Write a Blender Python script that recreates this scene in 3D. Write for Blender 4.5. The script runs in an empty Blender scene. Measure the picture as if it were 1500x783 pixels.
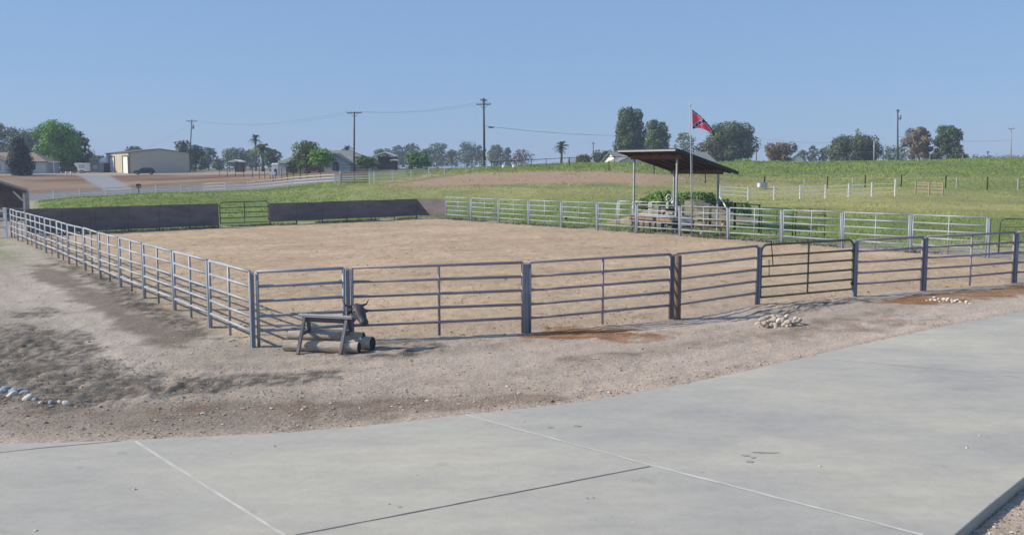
import bpy, math, random
import numpy as np
from mathutils import Vector, Matrix
R = math.radians
random.seed(7); rng = np.random.default_rng(11)
C = bpy.context.scene
COL = C.collection

# ---------------------------------------------------------------- camera, sky, sun, exposure
CAMZ = 3.5; F = 1400.0; PITCH = math.atan(146.5/F)
cam = bpy.data.objects.new('camera', bpy.data.cameras.new('camera')); COL.objects.link(cam)
cam.location = (0, 0, CAMZ); cam.rotation_euler = (math.pi/2 - PITCH, 0, 0)
cam.data.sensor_width = 36; cam.data.lens = 36*F/1500; cam.data.clip_end = 20000; cam.data.clip_start = .1
C.camera = cam
SUN_EL = R(32); sx, sy = -.997, -.07
w = bpy.data.worlds.new('World'); C.world = w; w.use_nodes = True
nt = w.node_tree; bg = nt.nodes['Background']
sky = nt.nodes.new('ShaderNodeTexSky'); sky.sky_type = 'NISHITA'; sky.sun_disc = False
sky.sun_elevation = SUN_EL; sky.sun_rotation = math.atan2(sx, sy)
sky.air_density = 1.0; sky.dust_density = 0.3; sky.ozone_density = 6; sky.altitude = 100
# even milky-blue veil of a hazy morning over the clear-sky gradient
veil = nt.nodes.new('ShaderNodeVectorMath'); veil.operation = 'MULTIPLY_ADD'
nt.links.new(sky.outputs[0], veil.inputs[0]); veil.inputs[1].default_value = (.28, .28, .28); veil.inputs[2].default_value = (1.36, 2.16, 3.62)
nt.links.new(veil.outputs[0], bg.inputs[0]); bg.inputs[1].default_value = 0.105
sun = bpy.data.objects.new('sun', bpy.data.lights.new('sun', 'SUN')); COL.objects.link(sun)
sun.data.energy = 4.3; sun.data.angle = R(.6); sun.data.color = (1.0, .90, .76)
S = Vector((sx*math.cos(SUN_EL), sy*math.cos(SUN_EL), math.sin(SUN_EL)))
sun.rotation_euler = S.to_track_quat('Z', 'Y').to_euler(); sun.location = (0, 0, 60)
C.view_settings.view_transform = 'Standard'; C.view_settings.look = 'None'
C.view_settings.exposure = 0.35; C.view_settings.gamma = 1
HAZE = 0.00045

# ---------------------------------------------------------------- geometry helpers
cp, sp = math.cos(PITCH), math.sin(PITCH)
def at(u, v, Y):
    """world point that lies at photograph pixel u, v and ground depth Y"""
    a = (u-750)/F; b = (391.5-v)/F
    dy = cp + b*sp; dz = -sp + b*cp
    k = Y/dy
    return Vector((a*k, Y, CAMZ + dz*k))
def plane_z(x): return .008*x
def G(u, v):
    """point on the level part of the ground under pixel u, v"""
    a = (u-750)/F; b = (391.5-v)/F
    dy = cp + b*sp; dz = -sp + b*cp
    k = CAMZ/(.008*a - dz)
    return Vector((a*k, dy*k, CAMZ + dz*k))

def fade(t): return t*t*t*(t*(t*6-15)+10)
_perm = np.random.default_rng(5).permutation(4096)
def vnoise(x, y):
    xi = np.floor(x).astype(np.int64); yi = np.floor(y).astype(np.int64)
    fx = fade(x-xi); fy = fade(y-yi)
    def h(a, b): return _perm[(_perm[a & 4095] + b) & 4095]/4095.0
    n00 = h(xi, yi); n10 = h(xi+1, yi); n01 = h(xi, yi+1); n11 = h(xi+1, yi+1)
    return (n00*(1-fx)+n10*fx)*(1-fy) + (n01*(1-fx)+n11*fx)*fy
def fbm(x, y, o=4):
    s = 0; a = .5; t = 0
    for i in range(o):
        s = s + a*vnoise(x*2**i + 17.3*i, y*2**i - 9.1*i); t += a; a *= .5
    return s/t
def sstep(a, b, x):
    t = np.clip((x-a)/(b-a), 0, 1); return t*t*(3-2*t)

# terrain: level arena, rising field and banks beyond; heights given along bearings
_cols = {
 -500: [(60,'P'),(112,'P'),(150,284),(165,279),(205,257),(228,253.5)],
   40: [(60,'P'),(112,'P'),(150,284),(165,279),(205,257),(228,253.5)],
  120: [(66,'P'),(97,289),(112,290.5),(150,281),(165,277),(205,257),(228,253.5)],
  250: [(64,'P'),(95,281.5),(112,282.5),(150,275),(165,271),(200,256),(225,252.8)],
  363: [(68,'P'),(95,279.5),(112,278.5),(145,270),(160,267),(190,255),(215,252)],
  500: [(72,'P'),(92,273),(102,268.5),(120,265),(140,259),(170,252),(200,250.5)],
  548: [(72,'P'),(90,272),(98,268),(115,262),(140,255),(180,250)],
  650: [(72,'P'),(90,276),(105,265),(118,256.5),(140,249.5),(180,247.5)],
  713: [(72,'P'),(90,276),(105,265),(132,245.5),(145,244.5),(180,244.5)],
  850: [(65,'P'),(85,279),(105,265),(120,252),(138,239.5),(150,238),(190,240)],
  950: [(58,'P'),(85,282),(105,265),(120,252),(138,239),(150,237.5),(190,240)],
 1100: [(50,'P'),(80,297),(105,276),(125,255),(145,238.5),(155,237.5),(195,239)],
 1200: [(46,'P'),(80,292),(105,273),(125,255),(145,238.5),(155,237),(195,239)],
 1300: [(44,'P'),(83,284),(105,270),(125,253),(145,237),(155,236),(195,238)],
 1450: [(42,'P'),(70,301),(85,285),(105,268),(125,250),(145,234),(155,233),(195,236)],
 1800: [(42,'P'),(70,301),(85,285),(105,268),(125,249),(145,232),(155,231),(195,234)],
}
_us = np.array(sorted(_cols), float)
_prof = []
_ygrid = np.concatenate([np.arange(0, 260, 1.0), np.array([300, 420, 700, 1700.])])
for uu in sorted(_cols):
    ys = [0.]; zs = [0.]
    slope = .008*(uu-750)/F
    for (y, v) in _cols[uu]:
        z = slope*y if v == 'P' else at(uu, v, y).z
        ys.append(y); zs.append(z - slope*y)
    zl = zs[-1] + slope*ys[-1]
    yl = ys[-1]
    zz = np.interp(_ygrid, ys, zs) + slope*_ygrid
    far = _ygrid > yl
    zz[far] = zl + (2.6-zl)*sstep(yl, 420, _ygrid[far])
    k = np.exp(-np.linspace(-2, 2, 9)**2); k /= k.sum()
    zsml = np.convolve(np.pad(zz[:260], 4, mode='edge'), k, 'valid')
    zz[:260] = zsml
    _prof.append(zz)
_prof = np.array(_prof)
def terrain(x, y):
    x = np.asarray(x, float); y = np.asarray(y, float)
    yy = np.maximum(y, 1.0)
    u = np.clip(750 + F*x/np.maximum(yy, 20), _us[0], _us[-1])
    i = np.clip(np.searchsorted(_us, u)-1, 0, len(_us)-2)
    t = (u-_us[i])/(_us[i+1]-_us[i]); t = t*t*(3-2*t)*.5 + t*.5
    j = np.clip(np.searchsorted(_ygrid, yy)-1, 0, len(_ygrid)-2)
    s = np.clip((yy-_ygrid[j])/(_ygrid[j+1]-_ygrid[j]), 0, 1)
    def val(a): return _prof[a, j]*(1-s) + _prof[a, j+1]*s
    z = val(i)*(1-t) + val(i+1)*t
    lev = plane_z(x)
    near = sstep(32, 42, yy)
    z = lev*(1-near) + z*near
    out = sstep(60, 130, yy)
    z = z + out*(fbm(x*.06, y*.06, 3)-.5)*.45
    return z
def gz(x, y): return float(terrain(np.array([x]), np.array([y]))[0])
def gp(u, Y):
    x = (u-750)/F*Y
    for _ in range(3):
        z = gz(x, Y); x = (u-750)/F*(Y*cp + (CAMZ-z)*sp)
    return Vector((x, Y, gz(x, Y)))

ORG = {}
def link(o, parent=None):
    COL.objects.link(o)
    if parent is not None:
        o.parent = parent; ORG[o.name] = ORG[parent.name]
    return o
def tag(o, label=None, cat=None, group=None, kind=None):
    if label: o['label'] = label
    if cat: o['category'] = cat
    if group: o['group'] = group
    if kind: o['kind'] = kind
    return o
def thing(name, loc, label, cat, group=None):
    o = bpy.data.objects.new(name, None); o.empty_display_size = .2
    COL.objects.link(o); o.location = loc; ORG[o.name] = Vector(loc)
    return tag(o, label, cat, group)

class MB:
    """collects shapes given in world coordinates; build() links them as one mesh"""
    def __init__(s): s.v = []; s.f = []; s.sm = []
    def add(s, vs, fs, smooth=False):
        n = len(s.v); s.v += [tuple(p) for p in vs]
        s.f += [tuple(i+n for i in f) for f in fs]; s.sm += [smooth]*len(fs)
        return s
    def hexa(s, b, t):   # b, t: four bottom and four top corners
        return s.add(list(b)+list(t), [(3,2,1,0),(4,5,6,7),(0,1,5,4),(1,2,6,5),(2,3,7,6),(3,0,4,7)])
    def box(s, c, size, rz=0, rx=0, ry=0, M=None):
        m = M or (Matrix.Rotation(rz, 3, 'Z') @ Matrix.Rotation(ry, 3, 'Y') @ Matrix.Rotation(rx, 3, 'X'))
        c = Vector(c); hx, hy, hz = (q/2 for q in size)
        P = [c + m @ Vector((x*hx, y*hy, z*hz)) for z in (-1, 1) for x, y in ((-1,-1),(1,-1),(1,1),(-1,1))]
        return s.hexa(P[:4], P[4:])
    def beam(s, p0, p1, wd, th, up=Vector((0,0,1))):
        p0 = Vector(p0); p1 = Vector(p1); d = (p1-p0).normalized()
        r = d.cross(up)
        if r.length < 1e-4: r = d.cross(Vector((0,1,0)))
        r.normalize(); n = r.cross(d)
        def q(p): return [p - r*wd/2 - n*th/2, p + r*wd/2 - n*th/2, p + r*wd/2 + n*th/2, p - r*wd/2 + n*th/2]
        a = q(p0); b = q(p1)
        return s.add(a+b, [(0,1,2,3),(7,6,5,4),(1,0,4,5),(2,1,5,6),(3,2,6,7),(0,3,7,4)])
    def tube(s, pts, rad, seg=8, cap=True, smooth=True):
        pts = [Vector(p) for p in pts]
        if not hasattr(rad, '__len__'): rad = [rad]*len(pts)
        rings = []; prev = None
        for i, p in enumerate(pts):
            d = (pts[min(i+1, len(pts)-1)] - pts[max(i-1, 0)]).normalized()
            a = prev if prev is not None else (Vector((0,0,1)) if abs(d.z) < .9 else Vector((1,0,0)))
            r = (a - d*a.dot(d)).normalized(); q = d.cross(r); prev = r
            rings.append([p + (r*math.cos(t) + q*math.sin(t))*rad[i] for t in [2*math.pi*k/seg for k in range(seg)]])
        vs = [v for rg in rings for v in rg]; fs = []
        for i in range(len(pts)-1):
            for k in range(seg):
                k2 = (k+1) % seg
                fs.append((i*seg+k, i*seg+k2, (i+1)*seg+k2, (i+1)*seg+k))
        s.add(vs, fs, smooth)
        if cap:
            n = len(s.v) - len(vs)
            s.f += [tuple(n+k for k in reversed(range(seg))), tuple(n+(len(pts)-1)*seg+k for k in range(seg))]; s.sm += [False]*2
        return s
    def rings(s, rs, smooth=True, cap=True):   # closed rings of equal length
        n = len(rs[0]); vs = [p for r in rs for p in r]; fs = []
        for i in range(len(rs)-1):
            for k in range(n):
                k2 = (k+1) % n; fs.append((i*n+k, i*n+k2, (i+1)*n+k2, (i+1)*n+k))
        if cap: fs += [tuple(reversed(range(n))), tuple((len(rs)-1)*n+k for k in range(n))]
        return s.add(vs, fs, smooth)
    def poly(s, pts): return s.add(pts, [tuple(range(len(pts)))])
    def prism(s, pts, off):  # flat outline pts extruded by vector off
        n = len(pts); a = [Vector(p) for p in pts]; b = [p+Vector(off) for p in a]
        return s.add(a+b, [tuple(reversed(range(n))), tuple(range(n, 2*n))] + [(i, (i+1) % n, n+(i+1) % n, n+i) for i in range(n)])
    def build(s, name, m, parent=None, origin=None):
        o0 = ORG[parent.name] if parent is not None else (Vector(origin) if origin is not None else Vector((0,0,0)))
        me = bpy.data.meshes.new(name)
        me.from_pydata([(p[0]-o0.x, p[1]-o0.y, p[2]-o0.z) for p in s.v], [], s.f)
        me.polygons.foreach_set('use_smooth', s.sm); me.materials.append(m)
        o = bpy.data.objects.new(name, me)
        if parent is None: o.location = o0
        link(o, parent)
        if parent is None: ORG[o.name] = o0
        return o
def np_mesh(name, v, f, m, smooth=False, col=None, parent=None, origin=None):
    """v (n,3), f (k,3|4) arrays in world coordinates, col (n,3) linear colour attribute"""
    o0 = ORG[parent.name] if parent is not None else (Vector(origin) if origin is not None else Vector((0,0,0)))
    v = np.asarray(v, np.float32) - np.array([o0.x, o0.y, o0.z], np.float32)
    f = np.asarray(f, np.int32); k = f.shape[1]
    me = bpy.data.meshes.new(name)
    me.vertices.add(len(v)); me.vertices.foreach_set('co', v.ravel())
    me.loops.add(f.size); me.loops.foreach_set('vertex_index', f.ravel())
    me.polygons.add(len(f))
    me.polygons.foreach_set('loop_start', np.arange(0, f.size, k, dtype=np.int32))
    me.polygons.foreach_set('loop_total', np.full(len(f), k, np.int32))
    me.polygons.foreach_set('use_smooth', np.full(len(f), smooth, bool))
    me.update(calc_edges=True); me.validate()
    if col is not None:
        a = me.attributes.new('col', 'FLOAT_COLOR', 'POINT')
        c4 = np.ones((len(v), 4), np.float32); c4[:, :3] = col
        a.data.foreach_set('color', c4.ravel())
    me.materials.append(m)
    o = bpy.data.objects.new(name, me)
    if parent is None: o.location = o0
    link(o, parent)
    if parent is None: ORG[o.name] = o0
    return o

# ---------------------------------------------------------------- materials
def mat(name, col, rough=.7, metal=0., var=.25, scale=4., bump=0., bscale=30., stretch=(1,1,1), attr=False, trans=0., spec=.4, fine=0., fscale=60.):
    m = bpy.data.materials.new(name); m.use_nodes = True
    n = m.node_tree.nodes; l = m.node_tree.links; b = n['Principled BSDF']
    b.inputs['Roughness'].default_value = rough; b.inputs['Metallic'].default_value = metal
    b.inputs['Specular IOR Level'].default_value = spec
    tc = n.new('ShaderNodeTexCoord'); mp = n.new('ShaderNodeMapping'); mp.inputs['Scale'].default_value = stretch
    l.new(tc.outputs['Object'], mp.inputs[0])
    def noise(sc, det=5, rg=.6):
        t = n.new('ShaderNodeTexNoise'); t.inputs['Scale'].default_value = sc; t.inputs['Detail'].default_value = det
        t.inputs['Roughness'].default_value = rg; l.new(mp.outputs[0], t.inputs[0]); return t
    if attr:
        src = n.new('ShaderNodeAttribute'); src.attribute_name = 'col'; base = src.outputs['Color']
    else:
        src = n.new('ShaderNodeRGB'); src.outputs[0].default_value = (*col, 1); base = src.outputs[0]
    def mul(base, t, lo, hi, a=.3, c=.7):
        r = n.new('ShaderNodeMapRange'); r.inputs[1].default_value = a; r.inputs[2].default_value = c
        r.inputs[3].default_value = lo; r.inputs[4].default_value = hi; l.new(t.outputs[0], r.inputs[0])
        x = n.new('ShaderNodeVectorMath'); x.operation = 'SCALE'; l.new(base, x.inputs[0]); l.new(r.outputs[0], x.inputs['Scale'])
        return x.outputs[0]
    if var: base = mul(base, noise(scale), 1-var, 1+var)
    if fine: base = mul(base, noise(fscale, 3, .7), 1-fine, 1+fine)
    l.new(base, b.inputs['Base Color'])
    if bump:
        t = noise(bscale, 6, .65); bp = n.new('ShaderNodeBump'); bp.inputs['Strength'].default_value = 1; bp.inputs['Distance'].default_value = bump
        l.new(t.outputs[0], bp.inputs['Height']); l.new(bp.outputs[0], b.inputs['Normal'])
    if trans:
        tr = n.new('ShaderNodeBsdfTranslucent'); l.new(base, tr.inputs[0])
        mx = n.new('ShaderNodeMixShader'); mx.inputs[0].default_value = trans
        out = n['Material Output']; l.new(b.outputs[0], mx.inputs[1]); l.new(tr.outputs[0], mx.inputs[2]); l.new(mx.outputs[0], out.inputs[0])
    return m
M = {}
M['ground'] = mat('soil', (0,0,0), .95, attr=True, var=.10, scale=1.3, bump=.022, bscale=22, fine=.34, fscale=20, spec=.15)
M['grass'] = mat('grass_blades', (0,0,0), .8, attr=True, var=.12, scale=.3, trans=.25, spec=.2)
M['leaf'] = mat('leaves', (0,0,0), .7, attr=True, var=.12, scale=.5, trans=.12, spec=.25)
M['bark'] = mat('bark', (.13,.10,.075), .9, var=.3, scale=3, bump=.02, bscale=8)
M['pebble'] = mat('pebbles', (0,0,0), .9, attr=True, var=.2, scale=9, spec=.2)
M['galv'] = mat('galvanised_steel', (.32,.35,.385), .6, .25, var=.22, scale=1.6, fine=.08, fscale=25)
M['galvpost'] = mat('galvanised_post', (.20,.235,.29), .6, .25, var=.18, scale=2.0, fine=.1, fscale=20)
M['brownrail'] = mat('brown_pipe', (.30,.26,.275), .6, .2, var=.2, scale=2, fine=.12)  # browner tone than the galvanised rails, for the near fences
M['gategreen'] = mat('olive_green_paint', (.10,.10,.062), .5, .1, var=.3, scale=3, fine=.15)
M['pipegreen'] = mat('dark_green_paint', (.03,.085,.05), .45, .1, var=.25, scale=3)
M['black'] = mat('black_paint', (.018,.018,.02), .5, .1, var=.2)
M['white'] = mat('white_paint', (.78,.78,.76), .5, var=.08, scale=1.5)
M['whitesteel'] = mat('weathered_white_steel', (.50,.52,.51), .5, .1, var=.14, scale=1.5)
M['board'] = mat('dark_stained_plywood', (.165,.145,.148), .8, var=.28, scale=.7, bump=.004, bscale=12, stretch=(1,1,3), fine=.12, fscale=9)
M['greywood'] = mat('weathered_grey_wood', (.42,.40,.385), .85, var=.3, scale=3, bump=.006, bscale=24, stretch=(.35,2,2), fine=.2, fscale=18)
M['darkwood'] = mat('dark_weathered_wood', (.13,.12,.13), .85, var=.3, scale=3, bump=.006, bscale=24, fine=.2, fscale=20)
M['legwood'] = mat('dark_grey_leg_wood', (.20,.185,.18), .85, var=.3, scale=3, bump=.006, bscale=24, stretch=(2,2,.35), fine=.25, fscale=18)
M['log'] = mat('log_bark', (.43,.37,.30), .9, var=.25, scale=3, bump=.012, bscale=16, stretch=(.4,2,2), fine=.2, fscale=14)
M['logend'] = mat('shade_dark_green_log_end', (.028,.034,.026), .9, var=.3, scale=8)  # shade of ends facing away from the sun put into the colour
M['postwood'] = mat('brown_round_post', (.155,.105,.08), .8, var=.25, scale=4, bump=.008, bscale=16, stretch=(3,3,.4), fine=.15)
M['steer'] = mat('grey_plastic_steer', (.05,.05,.06), .55, var=.25, scale=7)
M['horn'] = mat('dark_horn', (.10,.07,.06), .5, var=.2)
M['rock'] = mat('pale_river_rock', (.45,.385,.31), .8, var=.25, scale=7, bump=.01, bscale=14, fine=.12)
M['rockwhite'] = mat('white_rock', (.66,.60,.51), .8, var=.2, scale=7, bump=.008, bscale=14)
M['rockblue'] = mat('blue_grey_rock', (.30,.33,.37), .75, var=.3, scale=5, bump=.01, bscale=10, fine=.12)
M['rockbrown'] = mat('brown_rock', (.20,.14,.10), .8, var=.3, scale=7, bump=.01, bscale=14)
M['roofmetal'] = mat('dark_green_roof_metal', (.028,.036,.036), .6, .1, var=.2, scale=1)
M['rooftrim'] = mat('pale_roof_trim', (.30,.33,.35), .5, .2, var=.1)
M['redwood'] = mat('red_brown_beam', (.13,.058,.043), .8, var=.25, scale=2, fine=.1)
M['bench'] = mat('weathered_bench_wood', (.27,.185,.14), .8, var=.25, scale=3, fine=.15)
M['tarp'] = mat('grey_cloth', (.35,.36,.40), .8, var=.25, scale=4)
M['darkred'] = mat('dark_red_wood', (.10,.045,.04), .8, var=.3, scale=3)
M['tank'] = mat('bright_galvanised_tank', (.45,.48,.49), .35, .8, var=.12, scale=3)
M['wall_pale'] = mat('pale_stucco', (.52,.54,.53), .9, var=.06, scale=1)
M['wall_white'] = mat('white_siding', (.72,.71,.68), .8, var=.05, scale=1)
M['barnwall'] = mat('tan_metal_siding', (.50,.455,.35), .6, var=.05, scale=.7, bump=.02, bscale=3, stretch=(3,3,.01))
M['barntrim'] = mat('brown_trim', (.11,.09,.08), .6, var=.1)
M['shingle_brown'] = mat('brown_shingles', (.27,.20,.165), .9, var=.15, scale=2, fine=.12, fscale=8)
M['shingle_grey'] = mat('grey_shingles', (.20,.215,.21), .9, var=.15, scale=2, fine=.12, fscale=8)
M['glass'] = mat('dark_glass', (.03,.035,.045), .12, 0, var=.1, spec=.6)
M['polewood'] = mat('utility_pole_wood', (.095,.07,.06), .9, var=.25, scale=2)
M['polegrey'] = mat('grey_pole', (.33,.32,.31), .8, var=.2, scale=2)
M['wire'] = mat('wire', (.10,.10,.11), .6, .3, var=0)
M['carblack'] = mat('dark_car_paint', (.02,.025,.035), .25, .2, var=.05, spec=.6)
M['carmaroon'] = mat('maroon_car_paint', (.06,.018,.02), .3, .2, var=.05, spec=.6)
M['tyre'] = mat('tyre_rubber', (.02,.02,.02), .8, var=.1)
M['bluegrey'] = mat('blue_grey_container', (.16,.21,.25), .6, var=.12, scale=1)
M['tan_rail'] = mat('tan_wood_rail', (.40,.33,.25), .85, var=.15)
M['rust_rail'] = mat('rusty_pipe', (.27,.16,.10), .7, .2, var=.2)
M['boulder'] = mat('mound_soil', (.27,.235,.14), .95, var=.25, scale=1.2, bump=.05, bscale=4, fine=.15, fscale=8)

def concrete():
    m = bpy.data.materials.new('broom_finished_concrete'); m.use_nodes = True
    n = m.node_tree.nodes; l = m.node_tree.links; b = n['Principled BSDF']; b.inputs['Roughness'].default_value = .85; b.inputs['Specular IOR Level'].default_value = .3
    tc = n.new('ShaderNodeTexCoord')
    def noise(sc, det, st=(1,1,1), rz=0):
        mp = n.new('ShaderNodeMapping'); mp.inputs['Scale'].default_value = st; mp.inputs['Rotation'].default_value = (0,0,rz)
        l.new(tc.outputs['Object'], mp.inputs[0])
        t = n.new('ShaderNodeTexNoise'); t.inputs['Scale'].default_value = sc; t.inputs['Detail'].default_value = det; t.inputs['Roughness'].default_value = .6
        l.new(mp.outputs[0], t.inputs[0]); return t
    big = noise(.22, 4, (1,1.6,1), .35); ramp = n.new('ShaderNodeValToRGB'); e = ramp.color_ramp.elements
    e[0].position = .36; e[0].color = (.352,.345,.318,1); e[1].position = .64; e[1].color = (.462,.436,.366,1)
    l.new(big.outputs[0], ramp.inputs[0]); base = ramp.outputs[0]
    for (sc, det, lo, hi, st) in ((1.1, 6, .93, 1.06, (1,3,1)), (7, 5, .95, 1.05, (1,1,1)), (70, 3, .90, 1.09, (1,1,1))):
        t = noise(sc, det, st, .4); r = n.new('ShaderNodeMapRange'); r.inputs[1].default_value = .3; r.inputs[2].default_value = .7
        r.inputs[3].default_value = lo; r.inputs[4].default_value = hi; l.new(t.outputs[0], r.inputs[0])
        x = n.new('ShaderNodeVectorMath'); x.operation = 'SCALE'; l.new(base, x.inputs[0]); l.new(r.outputs[0], x.inputs['Scale']); base = x.outputs[0]
    for (sc, p0, p1, lo) in ((1.7, .66, .74, .84), (5.5, .70, .77, .74)):
        t = noise(sc, 4, (1,1,1), 1.1); r = n.new('ShaderNodeMapRange'); r.inputs[1].default_value = p0; r.inputs[2].default_value = p1
        r.inputs[3].default_value = 1; r.inputs[4].default_value = lo; l.new(t.outputs[0], r.inputs[0])
        x = n.new('ShaderNodeVectorMath'); x.operation = 'SCALE'; l.new(base, x.inputs[0]); l.new(r.outputs[0], x.inputs['Scale']); base = x.outputs[0]
    l.new(base, b.inputs['Base Color'])
    t = noise(120, 4); bp = n.new('ShaderNodeBump'); bp.inputs['Strength'].default_value = .6; bp.inputs['Distance'].default_value = .004
    l.new(t.outputs[0], bp.inputs['Height']); l.new(bp.outputs[0], b.inputs['Normal'])
    return m
M['concrete'] = concrete()
M['stain'] = mat('dark_scuff', (.29,.29,.285), .9, var=.3, scale=9)
M['joint_pale'] = mat('pale_joint_filler', (.50,.49,.46), .9, var=.2, scale=3)
M['joint_dark'] = mat('dark_saw_cut', (.12,.12,.125), .9, var=.35, scale=3)

# ---------------------------------------------------------------- key points of the arena
def xy(p): return (p[0], p[1])
C0 = G(373, 508)                       # front left corner post
E0 = Vector((-26.7, 50.9, 0))          # far end of the left fence
WE = Vector((-6.65, 66.8, 0))          # where the plank wall turns
RE = Vector((-4.55, 65.7, 0))          # end of the wall, start of the right fence
R1 = Vector((17.75, 35.5, 0))          # near end of the right fence
FR = [G(373,508), G(511,499), G(771,487), G(985,466.5), G(1110,447)]
GATE1 = G(1250, 433.5)
FR2 = [G(1250,433.5), G(1352,425.5), G(1485,414.5), G(1660,402)]
WL = Vector((-26.2, 51.6, 0))
def inpoly(x, y, P):
    ins = np.zeros(x.shape, bool); n = len(P)
    for i in range(n):
        x0, y0 = P[i]; x1, y1 = P[(i+1) % n]
        if y0 == y1: continue
        c = ((y0 > y) != (y1 > y)) & (x < (x1-x0)*(y-y0)/(y1-y0)+x0); ins ^= c
    return ins
def dist_poly(x, y, P, closed=True):
    d = np.full(x.shape, 1e9); n = len(P)
    for i in range(n if closed else n-1):
        x0, y0 = P[i]; x1, y1 = P[(i+1) % n]; dx, dy = x1-x0, y1-y0; L = dx*dx+dy*dy
        t = np.clip(((x-x0)*dx+(y-y0)*dy)/L, 0, 1)
        d = np.minimum(d, np.hypot(x-(x0+t*dx), y-(y0+t*dy)))
    return d
DRIVE_TOP = [(-60,652),(0,650),(90,648.5),(180,645),(300,640),(420,634),(500,627.5),(590,618),(680,607.5),(770,598),(850,589),(930,576),(1000,563),(1090,544),(1170,525.5),(1270,502),(1380,478.5),(1500,456),(1640,432)]
DRIVE = [xy(G(u, v)) for u, v in DRIVE_TOP] + [(26.0, 19.0), (14.5, 13.2)] + [xy(G(1500, 700)), xy(G(1448,742)), xy(G(1400, 783))] + [(2.6, 6.0), (1.0, 3.0), (-6, 1.0), (-14, 3.0)]
ARENA = [xy(p) for p in (FR[0], FR[1], FR[2], FR[3], FR[4], GATE1, FR2[1], FR2[2])] + [(17.9, 33)] + [xy(R1), xy(RE), xy(WE), xy(WL), xy(E0)]

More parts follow.
